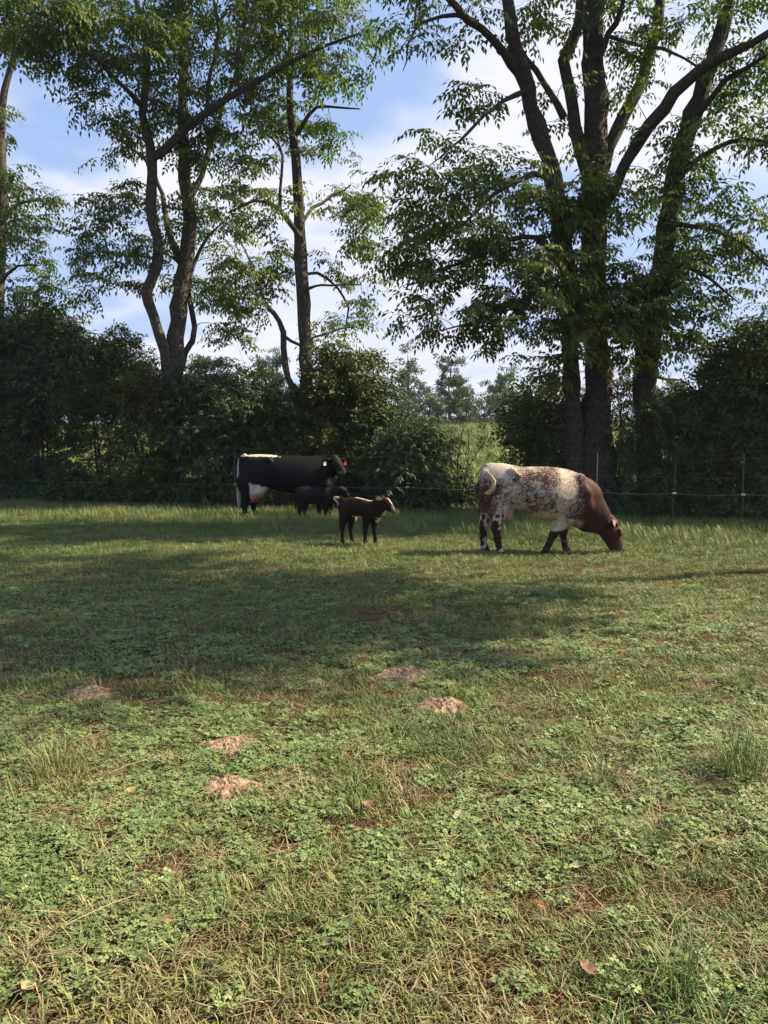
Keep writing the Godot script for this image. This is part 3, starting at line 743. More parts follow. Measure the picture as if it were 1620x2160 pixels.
func hedge() -> void:
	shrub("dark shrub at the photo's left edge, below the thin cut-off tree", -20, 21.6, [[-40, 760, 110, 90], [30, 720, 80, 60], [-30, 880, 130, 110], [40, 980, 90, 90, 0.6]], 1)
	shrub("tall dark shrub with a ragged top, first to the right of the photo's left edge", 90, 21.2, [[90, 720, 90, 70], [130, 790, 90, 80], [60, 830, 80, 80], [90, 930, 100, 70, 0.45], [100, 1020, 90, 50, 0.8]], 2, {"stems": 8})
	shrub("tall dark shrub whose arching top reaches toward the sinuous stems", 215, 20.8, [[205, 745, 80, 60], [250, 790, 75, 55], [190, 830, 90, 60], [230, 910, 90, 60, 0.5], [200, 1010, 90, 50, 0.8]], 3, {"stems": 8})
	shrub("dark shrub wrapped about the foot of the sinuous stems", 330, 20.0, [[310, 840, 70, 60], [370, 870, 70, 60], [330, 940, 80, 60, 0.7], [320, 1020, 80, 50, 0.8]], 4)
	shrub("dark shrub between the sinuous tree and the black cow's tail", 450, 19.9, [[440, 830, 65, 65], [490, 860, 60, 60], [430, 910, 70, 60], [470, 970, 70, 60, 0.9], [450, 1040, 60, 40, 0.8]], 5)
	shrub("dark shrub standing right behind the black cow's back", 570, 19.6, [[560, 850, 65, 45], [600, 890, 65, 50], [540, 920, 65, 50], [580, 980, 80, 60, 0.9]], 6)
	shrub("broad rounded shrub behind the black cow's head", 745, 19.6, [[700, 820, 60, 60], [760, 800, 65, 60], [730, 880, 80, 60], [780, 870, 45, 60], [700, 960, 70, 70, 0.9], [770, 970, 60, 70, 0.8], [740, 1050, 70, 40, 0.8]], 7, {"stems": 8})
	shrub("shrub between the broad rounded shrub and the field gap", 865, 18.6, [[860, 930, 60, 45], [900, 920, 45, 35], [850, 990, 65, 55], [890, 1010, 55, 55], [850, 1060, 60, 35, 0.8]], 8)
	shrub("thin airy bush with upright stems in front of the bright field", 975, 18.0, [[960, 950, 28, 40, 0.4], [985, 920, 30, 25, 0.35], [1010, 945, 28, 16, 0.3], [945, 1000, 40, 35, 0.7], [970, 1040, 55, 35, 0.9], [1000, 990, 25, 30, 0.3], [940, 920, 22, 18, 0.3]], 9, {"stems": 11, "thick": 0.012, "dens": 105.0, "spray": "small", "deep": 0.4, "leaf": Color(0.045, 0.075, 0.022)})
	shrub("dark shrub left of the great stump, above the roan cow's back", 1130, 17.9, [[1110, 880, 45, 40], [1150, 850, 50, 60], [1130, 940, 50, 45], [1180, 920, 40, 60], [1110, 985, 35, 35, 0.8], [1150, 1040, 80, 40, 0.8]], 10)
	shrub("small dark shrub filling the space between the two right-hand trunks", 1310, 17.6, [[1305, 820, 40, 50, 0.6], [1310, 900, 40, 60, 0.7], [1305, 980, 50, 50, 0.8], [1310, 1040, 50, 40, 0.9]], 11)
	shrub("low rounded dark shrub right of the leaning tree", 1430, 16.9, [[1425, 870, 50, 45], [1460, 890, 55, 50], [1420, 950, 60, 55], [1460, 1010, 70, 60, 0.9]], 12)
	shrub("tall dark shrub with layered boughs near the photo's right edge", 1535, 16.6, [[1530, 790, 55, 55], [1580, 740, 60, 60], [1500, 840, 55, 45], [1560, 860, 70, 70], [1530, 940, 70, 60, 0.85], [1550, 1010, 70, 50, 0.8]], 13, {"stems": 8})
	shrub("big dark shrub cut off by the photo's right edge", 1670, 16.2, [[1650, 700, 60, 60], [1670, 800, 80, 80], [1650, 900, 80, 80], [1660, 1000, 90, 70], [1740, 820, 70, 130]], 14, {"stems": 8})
	# the hedge goes on past the right edge, toward us
	var k := 0
	for x in [9.6, 11.6, 13.8, 16.2]:
		var away := fence_away(x) + 1.0
		var px: float = 810.0 + x / away * FOCAL
		shrub(["dark shrub just past the photo's right edge", "second dark shrub past the photo's right edge", "third dark shrub past the photo's right edge", "fourth dark shrub past the photo's right edge"][k], px, away, [[px, 700, 130, 100, 0.7], [px - 60, 850, 120, 120, 0.8], [px + 60, 960, 120, 120, 0.8]], 30 + k)
		k += 1

# ------------------------------------------------------------------ trees beyond the field
func far_tree(label: String, x: float, top: float, half: float, away: float, sd: int, leaf: Color, bare := 0.25) -> void:
	var foot := at(x, 900, away)
	foot.y = height(foot.x, foot.z)
	var tip := at(x, top, away)
	var tall := tip.y - foot.y
	var wide := half * away / FOCAL
	rng.seed = sd
	var p := []
	var r := []
	for i in 6:
		var t := i / 5.0
		p.append(foot + Vector3(rng.randf_range(-0.1, 0.1) * wide * t, tall * 0.97 * t - 0.1 * (1.0 - t), 0))
		r.append(lerpf(0.028 * tall, 0.02, t))
	var masses := []
	var n := 9
	for k in n:
		var t := lerpf(bare, 0.93, k / float(n - 1))
		var w := wide * (0.35 + 0.75 * sin(PI * clampf(0.18 + 0.8 * t, 0, 1)))
		masses.append([foot + Vector3(rng.randf_range(-0.45, 0.45) * w, tall * t, rng.randf_range(-0.4, 0.4) * w), Vector3(w * 0.75, tall * 0.1 + 0.3, w * 0.75), 7.0])
	plant("field_tree", label, "tree", "trees beyond the bright field", [[p, r]], masses, {"spray": sprays.far, "seed": sd, "leaf": leaf, "leaf2": leaf * 1.5, "wood": Color(0.12, 0.10, 0.09), "per_branch": 5.0, "wobble": 0.05, "step": 0.8, "sides": 7, "spread": 1.2, "twig": 0.012, "size": 1.15})

func far_trees() -> void:
	var g1 := Color(0.045, 0.075, 0.03)
	var g2 := Color(0.06, 0.09, 0.03)
	far_tree("narrow tall tree beyond the field, leftmost of the two in the sky gap", 862, 738, 30, 76, 901, g1, 0.15)
	far_tree("rounded tall tree beyond the field, second of the two in the sky gap", 948, 755, 36, 78, 902, g1, 0.3)
	far_tree("low tree between the two tall ones beyond the field", 905, 815, 30, 72, 903, g2, 0.1)
	far_tree("low bushy tree beyond the field, right below the rounded tall one", 985, 820, 32, 74, 904, g2, 0.05)
	far_tree("slender tree beyond the field with a light crown, beside the dark shrub by the stump", 1062, 775, 34, 80, 905, Color(0.07, 0.10, 0.035), 0.35)
	far_tree("low bushy tree beyond the field at the right end of the gap", 1035, 838, 40, 76, 906, g1, 0.03)
	far_tree("low bush beyond the field, at the foot of the rounded tall tree", 940, 850, 34, 73, 907, g1, 0.03)
	far_tree("low bush beyond the field, at the foot of the narrow tall tree", 845, 845, 34, 74, 908, g1, 0.03)
	far_tree("low bush beyond the field, behind the stump shrub", 1100, 842, 40, 77, 909, g1, 0.03)
	far_tree("pale round tree beyond the field, seen between the sinuous and the straight tree", 432, 742, 60, 70, 910, g2, 0.2)
	far_tree("pale slim tree beyond the field, left of the straight trunk", 578, 738, 42, 74, 911, g1, 0.3)
	far_tree("dim tree beyond the field behind the broad rounded shrub", 745, 800, 46, 76, 912, g1, 0.1)
	far_tree("dim tree beyond the field behind the shrubs on the left", 180, 790, 70, 78, 913, g1, 0.1)
	far_tree("dim tree beyond the field at the photo's left edge", 20, 800, 70, 80, 914, g1, 0.1)
	far_tree("dim tree beyond the field behind the leaning tree", 1400, 810, 60, 80, 915, g1, 0.1)
	far_tree("dim tree beyond the field at the photo's right edge", 1570, 800, 70, 78, 916, g1, 0.1)
	far_tree("dim tree beyond the field behind the great stump", 1240, 820, 60, 80, 917, g1, 0.1)
	far_tree("dim tree beyond the field behind the slim straight tree", 655, 810, 50, 77, 918, g1, 0.1)
	far_tree("dim tree beyond the field behind the sinuous stems", 310, 805, 60, 79, 919, g1, 0.1)

# ------------------------------------------------------------------ ground and what grows on it
func graded(lo: float, hi: float, fine_lo: float, fine_hi: float, step: float, grow: float) -> PackedFloat32Array:
	var a := []
	var x := fine_lo
	while x < fine_hi:
		a.append(x)
		x += step
	var s := step
	x = fine_lo
	while x > lo:
		s *= grow
		x -= s
		a.push_front(x)
	s = step
	x = fine_hi
	while x < hi:
		a.append(x)
		s *= grow
		x += s
	a.append(x)
	return PackedFloat32Array(a)

func ground() -> void:
	var xs := graded(-900, 900, -11, 9, 0.14, 1.12)
	var zs := graded(-900, 60, -24, 0.5, 0.14, 1.12)
	var patch := flat_noise(41, 0.9, 4)
	var v := PackedVector3Array()
	var n := PackedVector3Array()
	var c := PackedColorArray()
	var idx := PackedInt32Array()
	for z in zs:
		for x in xs:
			var y := height(x, z)
			v.append(Vector3(x, y, z))
			n.append(Vector3(height(x - 0.05, z) - height(x + 0.05, z), 0.1, height(x, z - 0.05) - height(x, z + 0.05)).normalized())
			var t := clampf(0.5 + 0.8 * patch.get_noise_2d(x, z), 0, 1)
			var col := Color(0.21, 0.115, 0.062).lerp(Color(0.16, 0.125, 0.06), t)
			var past := -z - fence_away(clampf(x, -30, 30))
			col = col.lerp(Color(0.19, 0.22, 0.075), smoothstep(2.0, 5.0, past))
			c.append(col)
	var w := xs.size()
	for j in zs.size() - 1:
		for i in w - 1:
			var a := j * w + i
			idx.append(a); idx.append(a + 1); idx.append(a + w)
			idx.append(a + 1); idx.append(a + w + 1); idx.append(a + w)
	var arr := []
	arr.resize(Mesh.ARRAY_MAX)
	arr[Mesh.ARRAY_VERTEX] = v
	arr[Mesh.ARRAY_NORMAL] = n
	arr[Mesh.ARRAY_COLOR] = c
	arr[Mesh.ARRAY_INDEX] = idx
	var m := ArrayMesh.new()
	m.add_surface_from_arrays(Mesh.PRIMITIVE_TRIANGLES, arr)
	var o := put("ground", m, mats.soil, self)
	tag(o, "brown pasture soil rising to a bright green field behind the hedge", "ground", "", "structure")

func grass_clump(sd: int, blades: int, spread: float, tall: float, width: float, bend: float) -> ArrayMesh:
	rng.seed = sd
	var g := Geo.new()
	for k in blades:
		var a := rng.randf() * TAU
		var r := spread * sqrt(rng.randf())
		var p := Vector3(cos(a) * r, -0.008, sin(a) * r)
		var a2 := a + rng.randf_range(-1.2, 1.2)
		var tone := rng.randf_range(0.55, 1.4)
		g.blade(p, Vector3(cos(a2), 0, sin(a2)), tall * rng.randf_range(0.5, 1.15), width * rng.randf_range(0.7, 1.2), clampf(bend + rng.randf_range(-0.35, 0.45), 0.1, 1.25), Color(tone, tone, tone * rng.randf_range(0.8, 1.0)))
	return g.mesh()

func clover_patch(sd: int, leaves: int, spread: float) -> ArrayMesh:
	rng.seed = sd
	var g := Geo.new()
	for k in leaves:
		var a := rng.randf() * TAU
		var r := spread * sqrt(rng.randf())
		var h := rng.randf_range(0.012, 0.055)
		var p := Vector3(cos(a) * r, h, sin(a) * r)
		var b := p + Vector3(rng.randf_range(-0.012, 0.012), -h - 0.005, rng.randf_range(-0.012, 0.012))
		g.tri(b, b + Vector3(0.0016, 0, 0.001), p, Color(0.8, 0.9, 0.5))
		var tone := rng.randf_range(0.65, 1.3)
		var up := (Vector3.UP + rv(0.45)).normalized()
		var a3 := rng.randf() * TAU
		var size := rng.randf_range(0.010, 0.019)
		for q in 3:
			var ang := a3 + TAU * q / 3.0
			var dir := Vector3(cos(ang), 0, sin(ang))
			dir = (dir - up * dir.dot(up)).normalized()
			var side := dir.cross(up).normalized()
			var w := size * 0.52
			var o := dir * size
			var col := Color(tone, tone, tone)
			g.tri(p, p + o * 0.65 + side * w, p + o * 0.95 - up * 0.001, col)
			g.tri(p, p + o * 0.95 - up * 0.001, p + o * 0.65 - side * w, col)
			g.tri(p + o * 0.65 + side * w, p + o * 1.1 + side * w * 0.5, p + o * 0.95, col)
			g.tri(p + o * 0.65 - side * w, p + o * 0.95, p + o * 1.1 - side * w * 0.5, col)
	return g.mesh()

func litter(sd: int, n: int, spread: float) -> ArrayMesh:
	# dead stalks and bits of thatch lying flat
	rng.seed = sd
	var g := Geo.new()
	for k in n:
		var a := rng.randf() * TAU
		var p := Vector3(rng.randf_range(-spread, spread), rng.randf_range(0.004, 0.03), rng.randf_range(-spread, spread))
		var d := Vector3(cos(a), rng.randf_range(-0.1, 0.3), sin(a)) * rng.randf_range(0.03, 0.1)
		var s := Vector3(-d.z, 0, d.x).normalized() * rng.randf_range(0.0007, 0.0019)
		var tone := rng.randf_range(0.6, 1.25)
		g.quad(p - s, p + s, p + d + s * 0.5, p + d - s * 0.5, Color(tone, tone * 0.97, tone * 0.9))
	return g.mesh()

func xform(p: Vector3, s: float, tall := 1.0) -> Transform3D:
	var b := Basis(Vector3.UP, rng.randf() * TAU) * Basis(Vector3.RIGHT, rng.randf_range(-0.12, 0.12))
	return Transform3D(b.scaled(Vector3(s, s * tall, s)), p)

var bare := []   # [x, z, radius] where soil lies open

func openness(x: float, z: float) -> float:
	var o := 0.0
	for q in bare:
		var d: float = Vector2(x - q[0], (z - q[1]) * q[3]).length() / q[2]
		if d < 1.3:
			o = maxf(o, 0.9 * smoothstep(1.25, 0.6, d + 0.35 * relief.get_noise_2d(x * 90.0, z * 90.0)))
	return o

func pasture() -> void:
	var short := [grass_clump(51, 26, 0.085, 0.07, 0.0042, 0.75), grass_clump(52, 24, 0.08, 0.055, 0.004, 0.9)]
	var clov := [clover_patch(53, 44, 0.1), clover_patch(54, 36, 0.09)]
	var mid := grass_clump(55, 24, 0.08, 0.12, 0.006, 0.7)
	var tall := grass_clump(56, 24, 0.11, 0.30, 0.006, 0.6)
	var dead := litter(57, 26, 0.11)
	var what := flat_noise(61, 0.55, 4)
	var lush := flat_noise(62, 0.35, 3)
	var fine := flat_noise(63, 2.2, 3)
	var dry := flat_noise(64, 1.1, 4)
	var sx := [[], []]
	var sc := [[], []]
	var cx := [[], []]
	var cc := [[], []]
	var mx := []
	var mc := []
	var tx := []
	var tc := []
	var dx := []
	var dc := []
	rng.seed = 77
	var z := -1.6
	while z > -21.5:
		var half := -z * 0.50 + 1.3
		var step := 0.054 if z > -5.0 else (0.066 if z > -9.0 else 0.085)
		var x := -half - (0.8 if z > -12 else 1.5)
		var past_end := half + 0.6
		while x < past_end:
			var px := x + rng.randf_range(-0.5, 0.5) * step
			var pz := z + rng.randf_range(-0.5, 0.5) * step
			x += step
			var past := -pz - fence_away(px)
			if past > 2.2:
				continue
			if pz > -7.0 and rng.randf() < 0.16:
				continue
			var open := openness(px, pz)
			var w := what.get_noise_2d(px, pz)
			var f := fine.get_noise_2d(px, pz)
			var l := lush.get_noise_2d(px, pz)
			var p := Vector3(px, height(px, pz), pz)
			var pick := rng.randf()
			if open > 0.0 and pick < open:
				if rng.randf() < 0.3:
					dx.append(xform(p, rng.randf_range(0.5, 0.9))); dc.append(Color(0.22, 0.16, 0.1) * rng.randf_range(0.6, 1.2))
				continue
			var thin := smoothstep(0.02, 0.4, f + 0.3 * w)       # trodden or dead spots
			if pz > -10.5 and rng.randf() < thin * 0.8:
				if rng.randf() < 0.4:
					dx.append(xform(p, rng.randf_range(0.7, 1.3))); dc.append(Color(0.28, 0.22, 0.13) * rng.randf_range(0.6, 1.15))
				if rng.randf() < 0.6:
					continue
			var warm := clampf(0.45 + 0.7 * l + rng.randf_range(-0.3, 0.3), 0, 1)
			var gcol := Color(0.10, 0.172, 0.046).lerp(Color(0.20, 0.235, 0.08), warm) * rng.randf_range(0.75, 1.2)
			gcol = gcol.lerp(Color(0.27, 0.215, 0.11), clampf(smoothstep(0.0, 0.5, dry.get_noise_2d(px, pz)) * 0.6 * smoothstep(-10.0, -6.0, pz) + (0.5 if rng.randf() < 0.1 else 0.0), 0, 0.7))
			gcol.a = 1.0
			var near_hedge := smoothstep(-4.6, -1.6, past)
			if rng.randf() < near_hedge * 0.5 and past < 1.2:
				tx.append(xform(p, rng.randf_range(0.6, 1.1), rng.randf_range(0.6, 1.1))); tc.append(gcol.lerp(Color(0.2, 0.19, 0.08), rng.randf() * 0.5))
				continue
			var clover := smoothstep(-0.15, 0.2, w) * smoothstep(-11.0, -6.0, pz)
			if pick < clover * 0.5 + 0.1 * smoothstep(-12.0, -6.0, pz):
				var k := rng.randi_range(0, 1)
				var ccol := Color(0.105, 0.168, 0.05).lerp(Color(0.178, 0.22, 0.075), rng.randf()) * rng.randf_range(0.8, 1.2)
				ccol.a = 1.0
				cx[k].append(xform(p, rng.randf_range(0.5, 0.88))); cc[k].append(ccol)
			elif rng.randf() < 0.22 + 0.4 * smoothstep(-9.0, -13.0, pz) or l > 0.42:
				mx.append(xform(p, rng.randf_range(0.5, 1.0), rng.randf_range(0.5, 1.0))); mc.append(gcol)
			else:
				var k := rng.randi_range(0, 1)
				sx[k].append(xform(p, rng.randf_range(0.7, 1.15))); sc[k].append(gcol)
			if rng.randf() < 0.09:
				dx.append(xform(p, rng.randf_range(0.7, 1.3))); dc.append(Color(0.29, 0.235, 0.14) * rng.randf_range(0.6, 1.15))
		z -= step
	for k in 2:
		tag(scatter("pasture_grass", short[k], mats.grass, self, sx[k], sc[k]), "short grazed green grass covering the pasture", "grass", "", "stuff")
		tag(scatter("clover", clov[k], mats.clover, self, cx[k], cc[k]), "small three-leaved clover carpeting the near pasture", "clover", "", "stuff")
	tag(scatter("pasture_grass", mid, mats.grass, self, mx, mc), "medium green grass around the cattle's feet", "grass", "", "stuff")
	tag(scatter("fence_grass", tall, mats.grass, self, tx, tc), "long uncut grass along the foot of the fence", "grass", "", "stuff")
	tag(scatter("dead_grass", dead, mats.dry, self, dx, dc), "straw-coloured dead stalks lying between the green", "dead grass", "", "stuff")
	print("pasture copies ", sx[0].size() + sx[1].size() + cx[0].size() + cx[1].size() + mx.size() + tx.size() + dx.size())
	# the bright field behind the hedge
	var hay := grass_clump(58, 40, 0.35, 0.5, 0.016, 0.5)
	var hx := []
	var hc := []
	rng.seed = 78
	var row := -21.5
	while row > -92.0:
		var st := 0.33 + (-row - 21.5) * 0.012
		var x := -0.42 * -row - 4.0
		while x < 0.42 * -row + 4.0:
			var px := x + rng.randf_range(-0.5, 0.5) * st
			var pz := row + rng.randf_range(-0.5, 0.5) * st
			x += st
			if -pz - fence_away(px) < 3.0:
				continue
			hx.append(xform(Vector3(px, height(px, pz), pz), rng.randf_range(0.7, 1.2) * (1.0 + 0.012 * (-row - 21.5)), rng.randf_range(0.5, 1.0)))
			var t := clampf(0.5 + 0.7 * lush.get_noise_2d(px * 0.4, pz * 0.4) + rng.randf_range(-0.3, 0.3), 0, 1)
			var hcol := Color(0.15, 0.20, 0.055).lerp(Color(0.25, 0.27, 0.09), t)
			hc.append(hcol)
		row -= st
	tag(scatter("field_grass", hay, mats.grass, self, hx, hc), "bright sunlit hay grass of the field behind the hedge", "grass", "", "stuff")
	print("field copies ", hx.size())

func dirt_mound(label: String, x: float, y: float, half: float, tall: float, sd: int) -> void:
	var c := spot(x, y)
	var wide := 1.12 * half * -c.z / FOCAL
	var root := thing("dirt_mound", label, "dirt mound", c, "crumbly heaps of bare earth in the grass")
	var nz := flat_noise(sd, 5.0, 4)
	var nz2 := flat_noise(sd + 5, 22.0, 3)
	var side := 46
	var reach := wide * 1.4
	var pts := []
	for i in side + 1:
		var line := PackedVector3Array()
		for k in side + 1:
			var px := reach * (2.0 * i / side - 1.0)
			var pz := reach * (2.0 * k / side - 1.0)
			var a := atan2(pz, px)
			var edge := wide * (1.0 + 0.5 * nz.get_noise_2d(cos(a) * 0.25, sin(a) * 0.25))
			var t := Vector2(px, pz * 1.15).length() / edge
			var lumps := 0.45 * nz.get_noise_2d(px * 1.2, pz * 1.2) + 0.45 * absf(nz2.get_noise_2d(px * 0.55, pz * 0.55))
			var y0 := tall * (1.0 - pow(t, 2.2)) * (0.75 + lumps) + 0.016 * absf(nz2.get_noise_2d(px * 0.9 + 3.0, pz * 0.9)) * clampf(1.2 - t, 0, 1)
			if t > 1.0:
				y0 = -0.06 * (t - 1.0) - 0.004
			line.append(Vector3(px, maxf(y0, -0.05) + height(c.x + px, c.z + pz) - c.y + 0.008, pz))
		pts.append(line)
	var g := Geo.new()
	var col := Color(0.37, 0.265, 0.185)
	for i in side:
		for k in side:
			g.tri(pts[i][k], pts[i + 1][k], pts[i + 1][k + 1], col)
			g.tri(pts[i][k], pts[i + 1][k + 1], pts[i][k + 1], col)
	put("heap", g.mesh(), mats.mound, root)
	var gc := Geo.new()
	rng.seed = sd
	for k in 220:
		var a := rng.randf() * TAU
		var t := sqrt(rng.randf()) * 1.35
		var s := rng.randf_range(0.003, 0.011)
		var p := Vector3(cos(a) * wide * t, 0, sin(a) * wide * 0.85 * t)
		p.y = tall * maxf(0.0, 1.0 - pow(t, 1.8)) * 0.95 + height(c.x + p.x, c.z + p.z) - c.y + s * 0.4
		var e := []
		for q in 6:
			e.append(p + [Vector3.RIGHT, Vector3.UP, Vector3.BACK, Vector3.LEFT, Vector3.DOWN, Vector3.FORWARD][q] * s * rng.randf_range(0.6, 1.4))
		var cc := col * rng.randf_range(0.75, 1.2)
		for q in [[0, 1, 2], [2, 1, 3], [3, 1, 5], [5, 1, 0], [0, 2, 4], [2, 3, 4], [3, 5, 4], [5, 0, 4]]:
			gc.tri(e[q[0]], e[q[2]], e[q[1]], cc)
	put("crumbs", gc.mesh(), mats.mound, root).set_meta("kind", "stuff")

func fallen_leaf(label: String, x: float, y: float, size: float, col: Color, sd: int) -> void:
	var c := spot(x, y)
	rng.seed = sd
	var root := thing("fallen_leaf", label, "leaf", c + Vector3(0, 0.03, 0), "fallen leaves on the grass")
	var g := Geo.new()
	var n := 8
	var curl := rng.randf_range(0.15, 0.4)
	var prev_l := Vector3.ZERO
	var prev_r := Vector3.ZERO
	var prev_m := Vector3.ZERO
	for i in n + 1:
		var t := float(i) / n
		var w := size * 0.34 * sin(PI * pow(t, 0.8)) * (1.0 + 0.12 * sin(i * 2.1 + sd))
		var m := Vector3(size * (t - 0.5), curl * size * (t - 0.5) * (t - 0.5) * 2.0, 0)
		var l := m + Vector3(0, w * 0.45, w)
		var r := m + Vector3(0, w * 0.3, -w)
		if i > 0:
			g.quad(prev_m, m, l, prev_l, col * rng.randf_range(0.6, 1.1))
			g.quad(prev_r, r, m, prev_m, col * rng.randf_range(0.6, 1.1))
		prev_l = l; prev_r = r; prev_m = m
	put("blade", g.mesh(), mats.dry, root)
	var s := Geo.new()
	s.tube(PackedVector3Array([Vector3(-size * 0.5, curl * size * 0.5, 0), Vector3(-size * 0.7, curl * size * 0.55, 0.01), Vector3(-size * 0.85, 0.0, 0.015)]), PackedFloat32Array([0.0014, 0.0012, 0.001]), 4, col * 0.7)
	put("stalk", s.mesh(), mats.dry, root)
	root.rotation = Vector3(rng.randf_range(-0.3, 0.4), rng.randf() * TAU, rng.randf_range(-0.3, 0.3))

func tussock(label: String, x: float, y: float, spread: float, tall: float, blades: int, col: Color, sd: int) -> void:
	var c := spot(x, y)
	var root := thing("grass_tussock", label, "grass tuft", c, "grass tufts standing out of the short pasture")
	rng.seed = sd
	var g := Geo.new()
	for k in blades:
		var a := rng.randf() * TAU
		var r := spread * 0.45 * sqrt(rng.randf())
		var a2 := a + rng.randf_range(-0.9, 0.9)
		var q := col.lerp(Color(0.36, 0.31, 0.16), 1.0 if rng.randf() < 0.18 else rng.randf() * 0.2) * rng.randf_range(0.7, 1.25)
		g.blade(Vector3(cos(a) * r, -0.01, sin(a) * r), Vector3(cos(a2), 0, sin(a2)), tall * rng.randf_range(0.45, 1.15), 0.0036 * rng.randf_range(0.7, 1.2), rng.randf_range(0.25, 1.15), q)
	var o := put("blades", g.mesh(), mats.grass, root)
	o.set_meta("kind", "stuff")

func stalk(label: String, x: float, y: float, tall: float, lean: Vector3, col: Color, sd: int, forks := 2) -> void:
	var c := spot(x, y)
	var root := thing("dry_stalk", label, "stalk", c, "thin dry stalks in the pasture")
	rng.seed = sd
	var main := PackedVector3Array()
	var rad := PackedFloat32Array()
	for i in 7:
		var t := i / 6.0
		main.append(Vector3(0, tall * t, 0) + lean * t * t + rv(0.006))
		rad.append(lerpf(0.0028, 0.001, t))
	var g := Geo.new()
	g.tube(main, rad, 5, col)
	put("stem", g.mesh(), mats.dry, root)
	for k in forks:
		var b := main[2 + k % 4]
		var d := Vector3(rng.randf_range(-1, 1), 1.1, rng.randf_range(-1, 1)).normalized() * tall * rng.randf_range(0.2, 0.4)
		var s := Geo.new()
		s.tube(PackedVector3Array([b, b + d * 0.5 + rv(0.01), b + d]), PackedFloat32Array([0.0016, 0.0013, 0.0008]), 4, col)
		put("side_stem", s.mesh(), mats.dry, root)

# ------------------------------------------------------------------ the fence
func fence() -> void:
	var posts := [[69, 1013], [250, 1019], [495, 1025], [700, 1026], [860, 1027], [1060, 1029], [1259, 1031], [1420, 1035], [1568, 1037]]
	var root := thing("wire_fence", "thin wire fence on slender posts running along the hedge behind the cattle", "fence", at(810, 1000, fence_away(0.0)) * Vector3(1, 0, 1))
	var o := root.position
	var feet := []
	for k in range(-1, posts.size() + 1):
		var q: Array = posts[clampi(k, 0, posts.size() - 1)]
		var a: float = (q[0] - 810.0) / FOCAL
		var away: float = 17.84 / (1.0 + 0.316 * a)
		var p := at(q[0], q[1], away)
		if k < 0:
			p += Vector3(-4.0, 0, -1.3)
		elif k == posts.size():
			p += Vector3(4.0, 0, 1.3)
		feet.append(Vector3(p.x, height(p.x, p.z), p.z))
	var hs := [0.32, 0.62, 0.98, 1.33]
	for k in feet.size():
		if k in [2, 4, 6]:
			continue
		var f: Vector3 = feet[k] - o
		var g := Geo.new()
		var lean := Vector3(rng.randf_range(-0.04, 0.04), 0, rng.randf_range(-0.03, 0.03))
		g.tube(PackedVector3Array([f + Vector3(0, -0.25, 0), f + Vector3(0, 0.5, 0) + lean * 0.4, f + Vector3(0, 1.42, 0) + lean]), PackedFloat32Array([0.012, 0.012, 0.011]), 8, Color(0.10, 0.085, 0.07) if k != 7 else Color(0.3, 0.29, 0.26))
		var post := put("post", g.mesh(), mats.plain, root)
		var gi := Geo.new()
		var h: Vector3 = f + Vector3(0, hs[1], 0.02) + lean * 0.5
		gi.tube(PackedVector3Array([h + Vector3(-0.045, 0, 0), h + Vector3(-0.02, 0, 0), h + Vector3(0.02, 0, 0), h + Vector3(0.045, 0, 0)]), PackedFloat32Array([0.012, 0.022, 0.022, 0.012]), 8, Color(0.75, 0.66, 0.34))
		put("insulator", gi.mesh(), mats.plain, post)
	for wi in hs.size():
		var g := Geo.new()
		var pts := PackedVector3Array()
		var rad := PackedFloat32Array()
		for k in feet.size() - 1:
			var a: Vector3 = feet[k] - o
			var b: Vector3 = feet[k + 1] - o
			for q in 5:
				var t := q / 5.0
				pts.append(a.lerp(b, t) + Vector3(0, hs[wi] - 0.05 * 4.0 * t * (1.0 - t) * (0.6 if wi == 1 else 1.0), 0.022))
				rad.append(0.0034 if wi == 1 else 0.0024)
		g.tube(pts, rad, 5, Color(0.34, 0.33, 0.26) if wi == 1 else Color(0.14, 0.13, 0.11))
		put("wire", g.mesh(), mats.plain, root)

